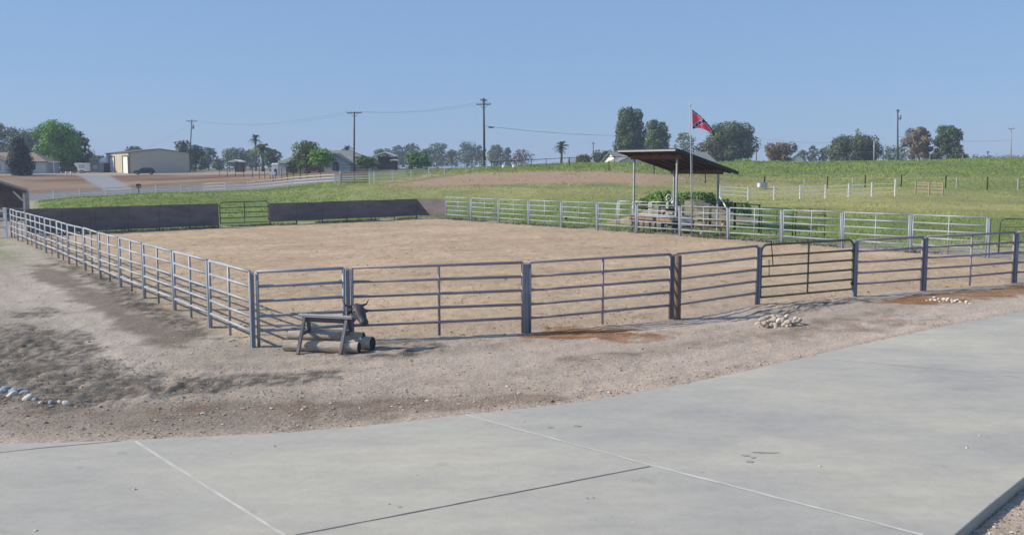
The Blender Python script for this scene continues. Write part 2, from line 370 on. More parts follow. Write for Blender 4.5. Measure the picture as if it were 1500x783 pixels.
# ---------------------------------------------------------------- ground
def screen(x, y, z):
    d = y*cp + (CAMZ-z)*sp
    return 750 + F*x/d, 391.5 + F*((CAMZ-z)*cp - y*sp)/d
def blob(u, v, cu, cv, ru, rv, sl=0.):
    return np.exp(-(((u-cu)/ru)**2 + ((v-cv-sl*(u-cu))/rv)**2))
def soil_colour(x, y, z):
    d = np.maximum(y*cp + (CAMZ-z)*sp, 1.)
    U = 750 + F*x/d; V = 391.5 + F*((CAMZ-z)*cp - y*sp)/d     # where on the photograph this spot of ground was seen
    n1 = fbm(x*.9, y*.9, 5); n2 = fbm(x*.22+40, y*.22, 4); n3 = fbm(x*3.1+7, y*3.1, 4); n4 = fbm(x*.05+9, y*.05+3, 3)
    def mixc(c, k, col): return c*(1-k[:, None]) + k[:, None]*np.array(col)
    c = np.tile(np.array([.332,.287,.234]), (len(x), 1)) * (0.86+.28*n2)[:, None]
    near = 1-sstep(60, 66, y)
    # alley and yard dirt
    k = np.clip(blob(U, V, 1000, 500, 600, 60, -.12)+blob(U,V,620,560,380,60,-.1), 0, 1)*.9*near
    c = mixc(c, k*np.clip(.5+1.3*(n2-.35), 0, 1), (.43,.352,.288))
    edge = np.exp(-dist_poly(x, y, DRIVE)/np.where(U < 600, .35, 1.2))*near*np.where(U < 600, .8, 1)
    kb_ = blob(U,V,240,612,330,34,-.02)*near; c = mixc(c, np.clip(kb_*(.35+1.1*n1),0,.85), (.235,.192,.155))
    c = mixc(c, np.clip(edge*1.1*(.5+n1), 0, .85), (.47,.385,.312))
    k = blob(U,V,130,430,190,60,.32)*near; c = mixc(c, np.clip(k*.8,0,1), (.42,.368,.305))
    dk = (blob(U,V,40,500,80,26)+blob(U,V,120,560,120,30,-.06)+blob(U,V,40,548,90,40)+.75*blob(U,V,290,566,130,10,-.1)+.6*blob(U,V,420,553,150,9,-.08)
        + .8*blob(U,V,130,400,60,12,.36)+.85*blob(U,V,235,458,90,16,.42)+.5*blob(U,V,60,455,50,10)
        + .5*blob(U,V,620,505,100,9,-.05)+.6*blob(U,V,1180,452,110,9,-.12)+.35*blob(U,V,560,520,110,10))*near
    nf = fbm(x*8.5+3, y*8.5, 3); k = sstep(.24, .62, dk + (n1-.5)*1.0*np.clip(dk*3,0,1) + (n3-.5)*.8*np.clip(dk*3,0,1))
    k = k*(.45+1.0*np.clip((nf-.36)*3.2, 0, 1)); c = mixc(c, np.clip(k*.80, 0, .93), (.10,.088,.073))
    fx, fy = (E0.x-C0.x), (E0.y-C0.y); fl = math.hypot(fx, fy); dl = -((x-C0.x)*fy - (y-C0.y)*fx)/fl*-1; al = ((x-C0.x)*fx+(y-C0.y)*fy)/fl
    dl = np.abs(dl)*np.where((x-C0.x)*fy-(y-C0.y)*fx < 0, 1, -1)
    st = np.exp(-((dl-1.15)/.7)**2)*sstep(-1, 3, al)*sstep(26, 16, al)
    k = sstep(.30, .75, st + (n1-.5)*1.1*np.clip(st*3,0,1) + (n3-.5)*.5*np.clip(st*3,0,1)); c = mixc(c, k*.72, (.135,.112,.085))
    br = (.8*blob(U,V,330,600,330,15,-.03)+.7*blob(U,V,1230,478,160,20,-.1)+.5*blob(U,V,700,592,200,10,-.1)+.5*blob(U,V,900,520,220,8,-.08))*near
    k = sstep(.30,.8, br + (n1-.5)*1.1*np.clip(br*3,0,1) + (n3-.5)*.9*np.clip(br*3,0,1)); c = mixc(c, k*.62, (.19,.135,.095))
    # wheel tracks: along the drive edge and up the lane beside the left fence
    dd_ = dist_poly(x, y, DRIVE); tk = fbm(dd_*1.7 + .4*n2, (x*.9+y*.45)*.10, 4)
    tk2 = fbm(dl*1.5 + .3*n2, al*.09 + 5, 4); wl = sstep(300, 420, U + (V-450)*1.2)
    tt = np.clip(((tk*wl + tk2*(1-wl))-.5)*3.4, -1, 1); tt = tt*(.7+.6*n1)
    c = c*(1+.17*near*tt)[:, None]*(1 + near[:, None]*tt[:, None]*np.array([[-.01, .0, .02]]))
    # arena sand
    ins = inpoly(x, y, ARENA); da = dist_poly(x, y, ARENA)
    sd = np.where(ins, da, -da); ks = sstep(-.25, .6, sd + (n1-.5)*1.2)*(1-sstep(67, 70, y))
    sand = np.array([.460,.345,.232])*(0.80+.36*fbm(x*.35+3, y*.35+x*.12, 5))[:, None]
    tr = fbm((x*.83+y*.56)*.55, (y*.83-x*.56)*2.3, 4); sand = sand*(.86+.28*tr)[:, None]; sand = sand*(.90+.2*fbm(x*6.5+2, y*6.5, 3))[:, None]
    hp = vnoise(x*4.2, y*4.2); sand = sand*(1-.30*np.clip((hp-.74)*5, 0, 1)*(fbm(x*.6,y*.6,3) > .47))[:, None]
    gr = np.clip(blob(U,V,1000,440,250,28,-.1)+.9*blob(U,V,450,470,120,30,.0)+blob(U,V,800,470,300,14,-.1), 0, 1)
    sand = sand*(1-gr*.32)[:, None] + (gr*.32)[:, None]*np.array([.30,.26,.21])
    c = c*(1-ks[:, None]) + sand*ks[:, None]
    # rust coloured stains
    ru = (1.1*blob(U,V,830,489,70,7,-.06)+.7*blob(U,V,930,494,80,9,-.06)+.7*blob(U,V,815,479,22,3)+1.2*blob(U,V,1440,432,110,8,-.12)+.8*blob(U,V,1340,437,60,6,-.1)+.25*blob(U,V,600,495,80,8))*near
    k = sstep(.28, .72, ru + (n3-.5)*1.1*np.clip(ru*3,0,1) + (n1-.5)*.6*np.clip(ru*3,0,1))
    c = mixc(c, np.clip(k*1.15,0,.95)*np.clip(.45+1.3*(fbm(x*.7, y*3.5, 4)-.2), 0, 1), (.23,.105,.035))
    # grey gravel shoulder beyond the right edge of the drive
    k = sstep(8, 7.2, y)*sstep(3.2, 3.9, x); k = np.maximum(k, (sstep(9.5, 9, y)*sstep(4.4,4.9,x)))
    c = mixc(c, k, (.36,.30,.235))
    # grass and fields beyond
    out = sstep(.4, 2.2, -sd + (n1-.5)*2)*sstep(34, 46, y)*sstep(-27.5, -25, x - np.minimum(0, (y-52))*.0 - np.where(y>60, -(y-60)*.3, 0) + 0*y)
    out = np.where(y > 68, np.where(U > 62-(y-66)*0, 1, sstep(40, 66, U)), out)
    gcol = np.array([.160,.210,.066])*(0.72+.56*n2)[:, None]
    dryk = np.clip(sstep(250, 262, V)*sstep(262, 252, np.abs(V-268)+244)*0, 0, 1)
    dry = np.zeros_like(x)
    dry += 1.0*blob(U,V,1450,304,420,13,.02) + .9*blob(U,V,1120,276,150,9) + .7*blob(U,V,1330,285,200,10)
    dry += .75*blob(U,V,730,281,280,13) + .5*blob(U,V,1300,262,300,7)
    dry += .8*blob(U,V,620,262,80,7,-.08)
    kk = np.clip(dry*(0.35+1.3*n2) + (n1-.5)*.5, 0, 1)
    gcol = mixc(gcol, kk*.72, (.38,.335,.155))
    bare = (1.2*blob(U,V,800,260,150,8,-.02)+1.0*blob(U,V,690,264,110,7,-.06)+.9*blob(U,V,930,263,110,7)+.35*blob(U,V,1100,272,90,5))*sstep(80,95,y)
    kb = np.clip(bare*1.35 + (n2-.5)*.9*np.clip(bare*2,0,1)-.12, 0, 1); gcol = mixc(gcol, kb*.9, (.37,.255,.175))
    c = c*(1-out[:, None]) + gcol*out[:, None]
    # road behind the hump, brown bank, gravel drive, yard
    left = sstep(560, 500, U)
    road = sstep(112.5, 115, y)*sstep(152, 149, y + (U-40)*.012)*left; c = mixc(c, road, (.195,.195,.205))
    sh = sstep(106, 108, y)*sstep(115.5, 113.5, y)*sstep(590,540,U)*sstep(66, 20, U)*.0; c = mixc(c, sh, (.35,.31,.27))
    bank = sstep(149, 152, y + (U-40)*.012)*sstep(640, 560, U)
    bc = np.array([.205,.130,.088])*(0.45+1.0*fbm(x*.09+5, y*.16, 5))[:, None]
    strk = fbm(x*.03+3, y*.35, 3); bc = bc*(0.6+.8*strk)[:, None]; tanp = sstep(.50,.64,fbm(x*.05+31, y*.12, 4)); bc = mixc(bc, tanp*.6, (.30,.23,.15))
    c = c*(1-bank[:, None]) + bc*bank[:, None]
    drv = sstep(26, 20, np.abs(U - (134 + (V-255)*1.75)) + (n1-.5)*8)*bank; c = mixc(c, drv, (.25,.26,.27))
    yard = sstep(203, 208, y+np.clip(U-250,0,400)*.12)*sstep(660, 560, U); c = mixc(c, yard*.8, (.36,.30,.24))
    lawn = sstep(168, 172, y)*sstep(400, 430, U)*sstep(700, 640, U); c = mixc(c, lawn*.9, (.08,.11,.04))
    farf = sstep(230, 300, y); c = mixc(c, farf*.8, (.10,.12,.05))
    return np.clip(c, .01, .8), sd, ins, out, kb, kk
def build_ground():
    rows = [-12., -6., -1., 2.]; y = 3.0
    while y < 80: rows.append(y); y += .0062*(y+7)
    while y < 260: rows.append(y); y += .010*y
    while y < 1500: rows.append(y); y += .05*y
    rows.append(1500.)
    a = np.concatenate([np.linspace(-1.5, -.62, 40)[:-1], np.linspace(-.62, .62, 640), np.linspace(.62, 1.5, 40)[1:]])
    Y, A = np.meshgrid(np.array(rows), a, indexing='ij')
    X = A*(Y*.93 + 14*np.exp(-np.maximum(Y,0)/30) + 1.)
    x = X.ravel(); yv = Y.ravel(); z = terrain(x, yv)
    col, sd, ins, out, kb, kk = soil_colour(x, yv, z)
    near = 1-sstep(70, 90, yv)
    # relief: lumpy dirt, hoof-churned sand
    U_, V_ = screen(x, np.maximum(yv, 3), z); rough = np.clip(blob(U_,V_,40,505,90,28)+blob(U_,V_,120,560,150,34)+.8*blob(U_,V_,300,566,140,14,-.1)+.7*blob(U_,V_,235,458,90,16,.42)+.9*blob(U_,V_,1180,450,110,12,-.12)+.5*blob(U_,V_,620,508,110,10,-.05), 0, 1)
    lum = (fbm(x*1.1, yv*1.1, 5)-.5)*.05 + (fbm(x*4.3, yv*4.3, 3)-.5)*.035 + rough*(fbm(x*6.2, yv*6.2, 3)-.5)*.13
    snd = (fbm(x*.5+9, yv*.5, 3)-.5)*.06 + (vnoise(x*5.1, yv*5.1)-.5)*.022 + (fbm(x*11, yv*11, 2)-.5)*.022
    z = z + near*np.where(sd > .3, snd, lum)
    # small mound by the gate and lip of earth along the fence
    z = z + near*(0.07*np.exp(-(((x-8.6)/2.6)**2 + ((yv-23.2)/.9)**2)) + .05*np.exp(-(((x-6.6)/1.2)**2+((yv-21.3)/.6)**2)))
    dd = dist_poly(x, yv, DRIVE); ind = inpoly(x, yv, DRIVE)
    z = np.where(ind, plane_z(x) + .014 + (fbm(x*5+3, yv*5, 3)-.5)*.07 - np.minimum(dd*.30, .14), z)
    flat = np.where(~ind, np.exp(-(dd/.35)**2), 0); z = z*(1-flat) + flat*(plane_z(x) + (fbm(x*3, yv*3, 4)-.5)*.05)*1.0
    low = (x > 2.6) & (yv < 12.8) & (dd < 1.6); z = np.where(low & ind, plane_z(x) - .145, z); z = np.where((x > 2.6) & (yv < 12.8) & ~ind, plane_z(x) - .105 + (fbm(x*5, yv*5, 4)-.5)*.035 + .02*sstep(.1, .8, dd), z)
    nr, nc = Y.shape
    i = np.arange(nr-1)[:, None]*nc + np.arange(nc-1)[None, :]
    f = np.stack([i, i+1, i+nc+1, i+nc], -1).reshape(-1, 4)
    g = np_mesh('ground', np.stack([x, yv, z], 1), f, M['ground'], True, col)
    tag(g, kind='structure'); return g
build_ground()

# ---------------------------------------------------------------- concrete driveway
def slab():
    mb = MB(); n = len(DRIVE)
    top = [Vector((x, y, plane_z(x)+.012)) for x, y in DRIVE]; bot = [p - Vector((0,0,.16)) for p in top]
    mb.add(top+bot, [tuple(reversed(range(n)))] + [(i, (i+1) % n, n+(i+1) % n, n+i) for i in range(n)])
    o = mb.build('driveway', M['concrete']); tag(o, kind='structure')
    bv = o.modifiers.new('edge', 'BEVEL'); bv.width = .012; bv.segments = 2; bv.limit_method = 'ANGLE'
    def strip(pix, wd, m, seed, dz=.004):
        rr = random.Random(seed); P = [G(u, v) for u, v in pix]; pts = []
        for a, b in zip(P[:-1], P[1:]):
            k = max(2, int((b-a).length/.22))
            pts += [a.lerp(b, t/k) for t in range(k)]
        pts.append(P[-1]); vs = []; fs = []
        d = (P[-1]-P[0]).normalized(); nn = Vector((-d.y, d.x, 0))
        for i, p in enumerate(pts):
            w2 = wd/2*rr.uniform(.72, 1.2); off = rr.uniform(-.12, .12)*wd
            for sgn in (-1, 1):
                q = p + nn*(off+sgn*w2); vs.append((q.x, q.y, plane_z(q.x)+.012+dz))
            if i: fs.append((2*i-2, 2*i, 2*i+1, 2*i-1))
        j = MB().add(vs, fs).build('joint', m, o)
    strip([(198,647),(300,712),(417,785)], .042, M['joint_pale'], 1)
    strip([(682,608.5),(960,684),(1352,785)], .045, M['joint_pale'], 2)
    strip([(422,787),(690,735),(952,684)], .026, M['joint_dark'], 3, .003)
    strip([(-40,668),(60,657),(178,646.5)], .02, M['joint_dark'], 4, .003)
    strip([(1216,527),(1380,541),(1560,560)], .03, M['joint_pale'], 5)
slab()
def stains():
    o = bpy.data.objects['driveway']; rr_ = random.Random(8)
    for (u, v, ru, rv) in ((1098,677,6,2.2),(1103,671,5,1.6),(1092,668,7,1.2),(1122,664,20,1.0),(845,625,7,1.2),(806,627,5,1),(860,731,2.5,1.2),(869,730,2,1.2),(585,743,3,1.4),(395,1,0,0)):
        if ru == 0: continue
        pts = []
        for k in range(14):
            a_ = 2*math.pi*k/14; q = rr_.uniform(.65, 1.15); p_ = G(u+ru*q*math.cos(a_)+(.25*ru*math.sin(a_)), v+rv*q*math.sin(a_)); pts.append((p_.x, p_.y, plane_z(p_.x)+.0165))
        MB().poly(list(reversed(pts))).build('stain', M['stain'], o)
stains()

# ---------------------------------------------------------------- fences
def pipe_panel(root, a, b, h, rails, mrail, r=.031, bot=.32, upright=True, gap=.085, rnd=None):
    a = Vector(a); b = Vector(b); d = (b-a); L = d.length; d.normalize()
    a2 = a + d*gap; b2 = b - d*gap
    mb = MB()
    for k in range(rails):
        hz = bot + (h-bot)*k/(rails-1)
        s0 = random.uniform(-.008,.008); s1 = random.uniform(-.008,.008); mid = a2.lerp(b2, .5)
        mb.tube([a2+Vector((0,0,hz+s0)), mid+Vector((0,0,hz+random.uniform(-.012,.004))), b2+Vector((0,0,hz+s1))], r, 7)
    for p in (a2, b2): mb.tube([p+Vector((0,0,-.02)), p+Vector((0,0,h+.0))], r*1.02, 7)
    o = mb.build('rail_panel', mrail, root)
    if upright:
        m = a2.lerp(b2, .5)
        MB().tube([m+Vector((0,0,.03)), m+Vector((0,0,h))], r*.9, 7).build('upright', mrail, o)
    return o
def pipe_fence(name, label, pts, h=1.5, rails=5, mpost=None, mrail=None, posts=None, bot=.32, r=.031, pw=.078, up=None, group=None, cat='fence', square=True, mats=None):
    P = [Vector((p[0], p[1], gz(p[0], p[1]))) for p in pts]
    root = thing(name, P[0], label, cat, group)
    for i, p in enumerate(P):
        if posts is not None and not posts[i]: continue
        d = (P[min(i+1,len(P)-1)]-P[max(i-1,0)]); rz = math.atan2(d.y, d.x)
        mb = MB()
        if square:
            mb.box(p+Vector((0,0,(h-.04)/2-.1)), (pw, pw, h-.04+.2), rz)
            mb.box(p+Vector((0,0,h-.015)), (pw+.008, pw+.008, .012), rz)
        else: mb.tube([p+Vector((0,0,-.2)), p+Vector((0,0,h+.03))], pw/2, 8)
        mb.build('post', mpost or M['galvpost'], root)
    for i in range(len(P)-1):
        pipe_panel(root, P[i], P[i+1], h, rails, mats[i] if mats else (mrail or M['galv']), r, bot, upright=True if up is None else up[i])
    return root
NL = 13
pipe_fence('pipe_fence', 'long galvanised pipe fence along the dirt lane on the left of the arena',
    [C0.lerp(E0, k/NL) + Vector((random.uniform(-.05,.05), random.uniform(-.05,.05), 0)) for k in range(NL+1)], 1.5)
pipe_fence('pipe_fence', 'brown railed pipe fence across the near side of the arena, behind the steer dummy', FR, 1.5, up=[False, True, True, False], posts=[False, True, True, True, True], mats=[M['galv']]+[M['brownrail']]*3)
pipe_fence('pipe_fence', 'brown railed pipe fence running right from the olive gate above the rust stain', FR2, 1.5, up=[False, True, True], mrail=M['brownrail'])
pipe_fence('pipe_fence', 'long galvanised pipe fence along the far right side, in front of the roofed shelter',
    [RE.lerp(R1, k/12) for k in range(13)], 1.5)
def tube_gate(name, label, a, b, h, m, rails=6, bot=.2, r=.030, hinge=True, mid=True, rad=.18):
    a = Vector((a[0], a[1], gz(a[0], a[1]))); b = Vector((b[0], b[1], gz(b[0], b[1])))
    root = thing(name, a, label, 'gate')
    d = (b-a).normalized(); up = Vector((0,0,1)); a2 = a+d*.07; b2 = b-d*.07
    loop = [a2+up*bot, a2+up*(h-rad)]
    loop += [a2 + d*rad*(1-math.cos(t)) + up*(h-rad+rad*math.sin(t)) for t in (.4,.8,1.2,1.57)]
    loop += [b2 - d*rad*(1-math.cos(t)) + up*(h-rad+rad*math.sin(t)) for t in (1.57,1.2,.8,.4)]
    loop += [b2+up*(h-rad), b2+up*bot, a2+up*bot]
    MB().tube(loop, r, 8).build('frame', m, root)
    mb = MB()
    for k in range(1, rails-1):
        z = bot + (h-bot)*k/(rails-1)*.98; mb.tube([a2+up*z, b2+up*z], r*.9, 7)
    mb.build('rails', m, root)
    if mid:
        c = a2.lerp(b2, .5); MB().box(c+up*(bot+h)/2, (.05,.02,h-bot-.02), math.atan2(d.y,d.x)).build('brace', m, root)
    if hinge:
        for z in (bot+.15, h-.3): MB().tube([b2+up*z, b+up*z], .018, 6).box(b2+up*z, (.06,.05,.07)).build('hinge', M['black'], root)
    return root, a2, b2, d
g, a2, b2, d = tube_gate('tube_gate', 'olive green tube gate with rounded top corners at the near side of the arena', FR[4], GATE1, 1.52, M['gategreen'])
up = Vector((0,0,1)); o_ = Vector((.02,-.04,0))
MB().tube([a2+o_+d*.12+up*1.6, a2+o_+d*.28+up*1.6, a2+o_+d*.36+up*.98], .012, 6).tube([a2+o_+d*.22+up*1.14, a2+o_+d*.24+up*.72], .009, 6).build('latch_chain', M['black'], g)
# brown round post
p = G(992, 468); t = thing('round_post', p, 'thick brown round wooden post set against the pipe fence', 'post')
MB().tube([p+up*-.2, p+up*.5, p+up*1.0, p+up*1.46, p+up*1.48], [.082,.08,.079,.077,.066], 14).build('shaft', M['postwood'], t)
MB().tube([p+up*1.30, p+up*1.33], .0815, 14).build('band', M['darkwood'], t)

# plank walls on the far side
def plank_wall(label, A, B, n, h, z0, extra=None):
    A = Vector((A[0], A[1], gz(A[0], A[1]))); B = Vector((B[0], B[1], gz(B[0], B[1])))
    root = thing('board_wall', A, label, 'wall')
    pts = [A.lerp(B, k/n) for k in range(n+1)]
    if extra is not None: pts.append(Vector((extra[0], extra[1], gz(extra[0], extra[1]))))
    for a, b in zip(pts[:-1], pts[1:]):
        d = (b-a); L = d.length; rz = math.atan2(d.y, d.x); c = a.lerp(b, .5)
        MB().box(c+up*(z0+h/2+random.uniform(-.012,.012)), (L-.012, .035, h), rz).build('board', M['board'], root)
    for q in pts:
        d = (B-A).normalized(); nb = Vector((-d.y, d.x, 0))
        MB().box(q+nb*.08+up*((z0+h)/2-.1), (.09,.09,z0+h+.16), math.atan2(d.y,d.x)).build('post', M['darkwood'], root)
    return root, pts
dW = (WE-WL).normalized()
def onwall(u):   # point of the wall line on bearing u
    k = (u-750)/F*1.0; A = WL
    t = (k*(A.y*cp+CAMZ*sp) - A.x)/(dW.x - k*dW.y*cp); return A + dW*t
WA, WB = onwall(320), onwall(396)
plank_wall('dark plywood board wall closing the far left side of the arena', WL, WA, 6, 1.33, .14)
plank_wall('dark plywood board wall on the far side whose last board turns and catches the sun', WB, WE, 6, 1.17, .20, RE)
tube_gate('tube_gate', 'dark green tube gate between the two board walls', WA+dW*.05, WB-dW*.05, 1.52, M['pipegreen'], 5, .25)

# ---------------------------------------------------------------- roping dummy and logs
def dummy():
    Y0 = 18.35; base = at(478, 520, Y0); base.z = plane_z(base.x)
    t = thing('roping_dummy', base, 'grey wooden sawhorse with a dark steer head on one end, standing over logs', 'roping dummy')
    L = at(438, 461, Y0); Rr = at(517, 465, Y0-.05); dz = Vector((0,0,1))
    pl = MB().beam(L, Rr, .17, .04)
    pl.build('top_plank', M['greywood'], t)
    ins = (Rr-L).normalized()
    MB().beam(L+ins*.06-dz*.07, Rr-ins*.06-dz*.07, .045, .10).build('beam', M['darkwood'], t)
    def leg(pu, pv, fu, fY, side):
        top = at(pu, pv, Y0+side*.05); f = gp(fu, fY); f.z = plane_z(f.x)-.02
        MB().beam(top, f, .12, .05, Vector((1,0,0))).build('leg', M['darkwood' if side > 0 else 'legwood'], t); return top, f
    l1 = leg(446, 466, 436, 17.95, -1); l2 = leg(451, 466, 457, 18.8, 1); l3 = leg(508, 468, 498, 17.85, -1); l4 = leg(512, 468, 518, 18.72, 1)
    a = l2[0].lerp(l2[1], .42); b = l4[0].lerp(l4[1], .45)
    MB().beam(a-ins*.08, b+ins*.04, .03, .085).build('stretcher', M['greywood'], t)
    for p, q, k in ((l1, l2, .42), (l3, l4, .42)):
        MB().beam(p[0].lerp(p[1], k), q[0].lerp(q[1], k), .03, .08).build('cross_brace', M['darkwood'], t)
    # steer head
    hd = at(523, 453, Y0-.05); mz = at(534, 472, Y0-.30); ax = (mz-hd); Lh = ax.length; ax.normalize()
    sd = ax.cross(dz).normalized(); fr = sd.cross(ax)
    prof = [(-.12,.03,.03,.0),(-.09,.085,.07,.0),(-.02,.105,.095,.01),(.07,.11,.10,.02),(.16,.095,.09,.015),(.24,.078,.075,.005),(.30,.068,.066,-.004),(.36,.072,.064,-.008),(.40,.062,.054,-.006),(.42,.030,.026,0)]
    rs = []
    for (s_, wx, wy, of) in prof:
        c = hd + ax*s_ + fr*of; ring = []
        for k in range(14):
            th = 2*math.pi*k/14; ring.append(c + sd*math.cos(th)*wx*1.2 + fr*math.sin(th)*wy*(1.15 if math.sin(th) > 0 else 1.4))
        rs.append(ring)
    head = MB().rings(rs).build('steer_head', M['steer'], t)
    for s_ in (-1, 1):
        b0 = hd + sd*s_*.07 - ax*.06 + fr*.03
        sx_ = s_ if True else 1
        pts = [b0, b0+sd*s_*.08-ax*.01, b0+sd*s_*.15+dz*.03, b0+sd*s_*.20+dz*.10+fr*.02]
        MB().tube(pts, [.034,.03,.02,.006], 8).build('horn', M['horn'], head)
        e0 = hd + sd*s_*.10 + ax*.03; er = []
        for (q, ww) in ((0,.012),(.04,.035),(.09,.036),(.13,.006)):
            c = e0 + sd*s_*q - dz*q*.25; er.append([c + dz*ww*math.cos(k*math.pi/4) + fr*.012*math.sin(k*math.pi/4) for k in range(8)])
        MB().rings(er).build('ear', M['steer'], head)
        ey = hd + ax*.10 + sd*s_*.118 + fr*.05
        MB().rings([[ey + sd*s_*z_ + (ax*math.cos(k*math.pi/4)+fr*math.sin(k*math.pi/4))*r_ for k in range(8)] for z_, r_ in ((0,.018),(.010,.014),(.014,.004))]).build('eye', M['black'], head)
    MB().beam(Rr-ins*.02-dz*.05, hd-dz*.02+ax*.05, .07, .11).build('neck', M['darkwood'], t)
dummy()
def log(label, a, b, r, mend):
    a = Vector(a); b = Vector(b); c = a.lerp(b, .5)
    t = thing('log', (c.x, c.y, plane_z(c.x)), label, 'log')
    rs = []; d = (b-a).normalized(); s_ = d.cross(up).normalized(); n_ = s_.cross(d); rr = random.Random(int(r*1e4))
    ph = [rr.uniform(0, 6) for _ in range(4)]
    for k in range(13):
        q = a.lerp(b, k/12); ring = []
        for j in range(18):
            th = 2*math.pi*j/18
            rad = r*(1+.045*math.sin(2*th+ph[0]+k*.3)+.03*math.sin(3*th+ph[1]-k*.5)+rr.uniform(-.02,.02))
            ring.append(q + (s_*math.cos(th)+n_*math.sin(th))*rad)
        rs.append(ring)
    MB().rings(rs, cap=False).build('bark', M['log'], t)
    for q, sg in ((a, -1), (b, 1)):
        ring = rs[0] if sg < 0 else rs[-1]
        rings_ = [ring, [p.lerp(q, .15)+d*sg*.012 for p in ring], [p.lerp(q, .95)+d*sg*.014 for p in ring]]
        if sg < 0: rings_ = [list(reversed(x)) for x in rings_]
        m = MB(); n = len(ring); vs = [p for x in rings_ for p in x]; fs = []
        for i in range(2):
            for k in range(n): fs.append((i*n+k, i*n+(k+1)%n, (i+1)*n+(k+1)%n, (i+1)*n+k))
        fs.append(tuple(range(2*n, 3*n))); m.add(vs, fs)
        m.build('cut_end', mend, t)
def glog(u0, u1, Y0, Y1, r, zc, label, mend):
    a = gp(u0, Y0); b = gp(u1, Y1); a.z = plane_z(a.x)+zc; b.z = plane_z(b.x)+zc; log(label, a, b, r, mend)
glog(417, 526, 18.32, 18.02, .105, .10, 'pale grey log lying on the dirt in front, between the sawhorse legs', M['logend'])
glog(424, 533, 18.66, 18.36, .095, .24, 'rough pale log lying on top of the others under the sawhorse', M['logend'])
glog(440, 546, 18.75, 18.30, .135, .125, 'thickest log with a shade-darkened green end showing below the steer head', M['logend'])

# ---------------------------------------------------------------- rocks
def rock_mesh(name, seed, m, sq=(1,.8,.65)):
    import bmesh
    bm = bmesh.new(); bmesh.ops.create_icosphere(bm, subdivisions=3, radius=1)
    rr = random.Random(seed); axs = [(Vector((rr.gauss(0,1), rr.gauss(0,1), rr.gauss(0,1))).normalized(), rr.uniform(.62,.9)) for _ in range(7)]
    for v in bm.verts:
        p = v.co.copy()
        for n_, h_ in axs:
            e = p.dot(n_) - h_
            if e > 0: p -= n_*e*.75
        v.co = Vector((p.x*sq[0], p.y*sq[1], p.z*sq[2]))
    me = bpy.data.meshes.new(name); bm.to_mesh(me); bm.free()
    me.polygons.foreach_set('use_smooth', [True]*len(me.polygons)); me.materials.append(m); return me
rock_me = [rock_mesh('rock', k, M[['rock','rock','rockwhite','rock','rockbrown'][k]]) for k in range(5)]
blue_me = [rock_mesh('rock', 20+k, M[['rockblue','rockblue','rockwhite'][k]], (1,.7,.6)) for k in range(3)]
white_me = [rock_mesh('rock', 30+k, M['rockwhite']) for k in range(3)]
def rock(me, loc, r, label, group, rr):
    o = bpy.data.objects.new('rock', me); COL.objects.link(o); ORG[o.name] = Vector(loc)
    o.location = loc; o.scale = (r,)*3; o.rotation_euler = (rr.uniform(-.6,.6), rr.uniform(-.6,.6), rr.uniform(0,6.28))
    tag(o, label, 'rock', group)
rr = random.Random(3)
for (x_, y_, r_) in [(380,430,58),(405,490,45),(465,340,62),(475,425,64),(540,310,50),(530,400,48),(590,290,42),(640,290,54),(655,360,64),(620,450,56),(700,450,62),(760,370,62),(740,310,52),(820,360,60),(800,300,52),(850,440,48),(910,290,46),(915,400,62),(960,390,56),(1040,400,50),(1065,330,42),(1110,380,42),(1150,350,40),(700,515,26),(915,465,30),(980,450,30),(600,525,22),(450,500,32),(870,330,50),(690,320,50),(580,390,50)]:
    u = 1080+x_/12.5; v = 440+y_/12.5; Yr = 20.55 + (500-y_)/520 - (x_-380)/4200
    pt = at(u, v, Yr); r = r_/12.5/F*Yr*1.25; g_ = gz(pt.x, pt.y); pt.z = max(min(pt.z, g_+.30), g_+r*.3)
    rock(rock_me[rr.choice([0,1,2,3])], pt, r, 'pale rounded river rock in the heap in front of the olive gate', 'pale rocks heaped before the gate', rr)
u, v = 1080+560/12.5, 440+478/12.5; pt = at(u, v, 20.45); rock(rock_me[4], pt, .075, 'dark brown rock low in the front of the pale rock heap', 'pale rocks heaped before the gate', rr)
for (x_, y_, r_) in [(345,265,25),(420,262,40),(490,215,40),(500,265,40),(560,240,30),(585,285,30),(655,250,45),(650,290,25),(740,240,38),(720,275,36),(800,265,34),(860,275,34),(915,270,38),(820,300,34),(960,300,34),(1070,290,36),(1060,315,26),(1130,320,26),(1170,320,22),(920,350,18),(265,275,16)]:
    u = 1330+x_/12.5; v = 420+y_/12.5; Yr = F*CAMZ/(v+1-240.5); pt = at(u, v, Yr); r = r_/12.5/F*Yr*1.1; pt.z = gz(pt.x, pt.y)+r*.4
    rock(white_me[rr.randrange(3)], pt, r, 'small whitish stone scattered on the rust stain by the right fence', 'whitish stones on the rust stain', rr)
